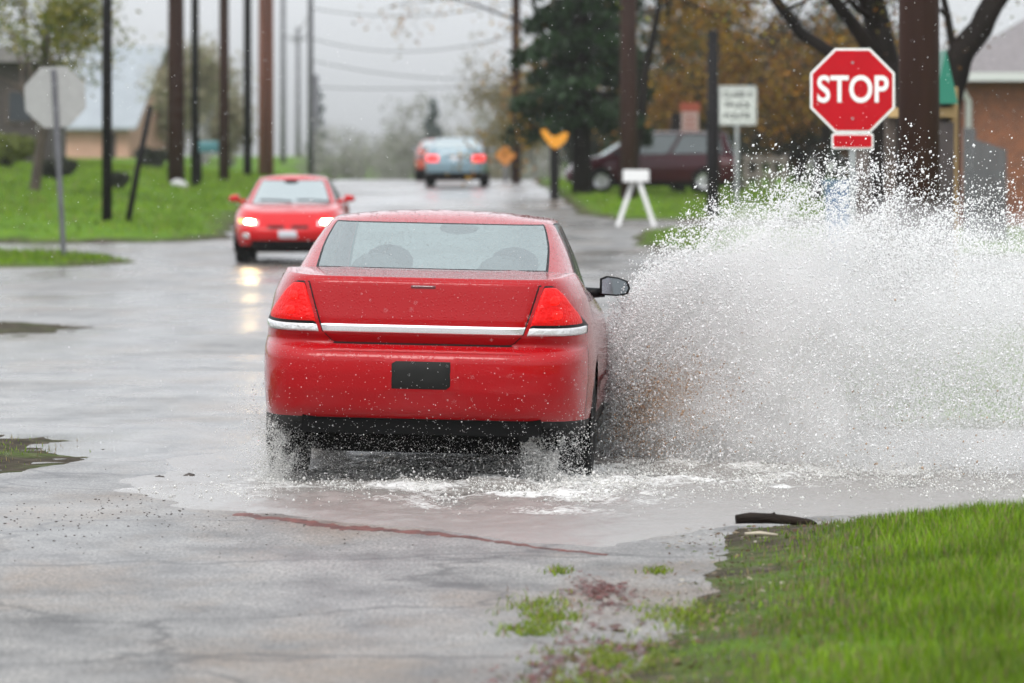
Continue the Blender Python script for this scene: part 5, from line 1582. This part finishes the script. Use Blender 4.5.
MB().add([(rx0, -.5, ze), (rx1, -.5, ze), (rx1, dp / 2, zr), (rx0, dp / 2, zr), (rx0, dp + .5, ze), (rx1, dp + .5, ze), (rx0, -.5, ze - .12), (rx1, -.5, ze - .12), (rx1, dp / 2, zr - .12), (rx0, dp / 2, zr - .12), (rx0, dp + .5, ze - .12), (rx1, dp + .5, ze - .12)],
         [(0, 1, 2, 3), (3, 2, 5, 4), (6, 9, 8, 7), (9, 10, 11, 8), (0, 6, 7, 1), (4, 5, 11, 10), (1, 7, 8, 2), (2, 8, 11, 5), (0, 3, 9, 6), (3, 4, 10, 9)]).build('roof', M['roofmetal'], bn)
MB().box((wl * .2, -.03, ze * .42), (.55, .05, ze * .8)).build('door', M['brownwall'], bn)
Y = 165.0
p = spot(8, Y)
u_ = Y / F
bh = empty('brown_house', p, label='dark brown house behind the drooping tree at the lawn edge', cat='house')
wl, ze = 84 * u_, hgt(62, Y) - p.z
MB().box((0, 3, ze / 2 - .3), (wl, 6, ze + .6)).build('wall', M['brownwall'], bh)
MB().prism([(-wl / 2 - .4, ze), (wl / 2 + .4, ze), (0, ze + .5)], -.5, 6.4).build('roof', M['shingle'], bh)
for dx in (-.9, .35):
    w0 = MB().box((dx, -.02, ze * .55), (.8, .06, 1.0)).build('window', M['barkbrown'], bh)
    MB().box((dx, -.06, ze * .55), (.66, .02, .86)).build('pane', M['darkglass'], w0)
MB().box((wl * .40, -.6, .75), (.12, .12, 1.6)).build('porch_post', M['fascia'], bh)

# ------------------------------------------------------------------ air
hz = MB().box((0, 290, 7.5), (700, 700, 24)).build('haze', [])
hm = bpy.data.materials.new('rain_haze'); hm.use_nodes = True
t = hm.node_tree
t.nodes.remove(t.nodes['Principled BSDF'])
pv = N(t, 'ShaderNodeVolumePrincipled')
pv.inputs['Color'].default_value = (.99, .99, .99, 1)
pv.inputs['Density'].default_value = 0.00015
t.links.new(pv.outputs[0], t.nodes['Material Output'].inputs['Volume'])
hz.data.materials.append(hm)
hz['kind'] = 'stuff'; hz['label'] = 'pale rain haze over the whole street'; hz['category'] = 'haze'

# ------------------------------------------------------------------ light
w = bpy.data.worlds.new('World'); scene.world = w; w.use_nodes = True
t = w.node_tree
SUN_EL, SUN_AZ = R(52), R(200)
sky = N(t, 'ShaderNodeTexSky', sky_type='NISHITA')
sky.sun_disc = False; sky.sun_elevation = SUN_EL; sky.sun_rotation = SUN_AZ; sky.dust_density = 6.0; sky.air_density = 1.0; sky.ozone_density = 1.0
hsv = N(t, 'ShaderNodeHueSaturation', i_Saturation=.10)
t.links.new(sky.outputs[0], hsv.inputs['Color'])
tc = N(t, 'ShaderNodeTexCoord')
cn = N(t, 'ShaderNodeTexNoise', i_Scale=2.6, i_Detail=5.0)
mp = N(t, 'ShaderNodeMapping'); mp.inputs['Scale'].default_value = (1, 1, 3)
t.links.new(tc.outputs['Generated'], mp.inputs[0]); t.links.new(mp.outputs[0], cn.inputs['Vector'])
mul = N(t, 'ShaderNodeMix', data_type='RGBA', blend_type='MULTIPLY'); mul.inputs[0].default_value = 1.0
gm = N(t, 'ShaderNodeGamma', i_Gamma=.30)          # a closed cloud deck evens the sky out
t.links.new(hsv.outputs[0], gm.inputs['Color'])
t.links.new(gm.outputs[0], mul.inputs[6])
t.links.new(ramp(t, cn.outputs[0], [(.3, (3.52, 3.67, 3.90)), (.7, (3.98, 4.10, 4.30))]), mul.inputs[7])
t.links.new(mul.outputs[2], t.nodes['Background'].inputs['Color'])
t.nodes['Background'].inputs['Strength'].default_value = 0.15
sl = bpy.data.lights.new('sun', 'SUN'); sl.energy = 1.15; sl.angle = R(25); sl.color = (1, .97, .93)
so = bpy.data.objects.new('sun', sl); COL.objects.link(so)
sd = Vector((math.sin(SUN_AZ) * math.cos(SUN_EL), math.cos(SUN_AZ) * math.cos(SUN_EL), math.sin(SUN_EL)))
so.rotation_euler = sd.to_track_quat('Z', 'Y').to_euler()
so.location = sd * 60

# ------------------------------------------------------------------ camera
cam = bpy.data.cameras.new('camera'); co = bpy.data.objects.new('camera', cam); COL.objects.link(co)
co.location = (0, 0, EYE); co.rotation_euler = (R(90), 0, 0)
cam.sensor_width = 36; cam.lens = F * 36 / 1024; cam.shift_y = -(341.5 - HY) / 1024
cam.clip_start = .5; cam.clip_end = 5000
cam.dof.use_dof = True; cam.dof.focus_distance = 31.5; cam.dof.aperture_fstop = 4.0
scene.camera = co
vs = scene.view_settings
vs.view_transform = 'Standard'; vs.look = 'None'; vs.exposure = 0.74; vs.gamma = 1.0
scene.cycles.use_denoising = True
scene.cycles.volume_bounces = 7
scene.cycles.diffuse_bounces = 12
scene.cycles.max_bounces = 14
scene.cycles.transparent_max_bounces = 16
scene.cycles.sample_clamp_indirect = 60.0
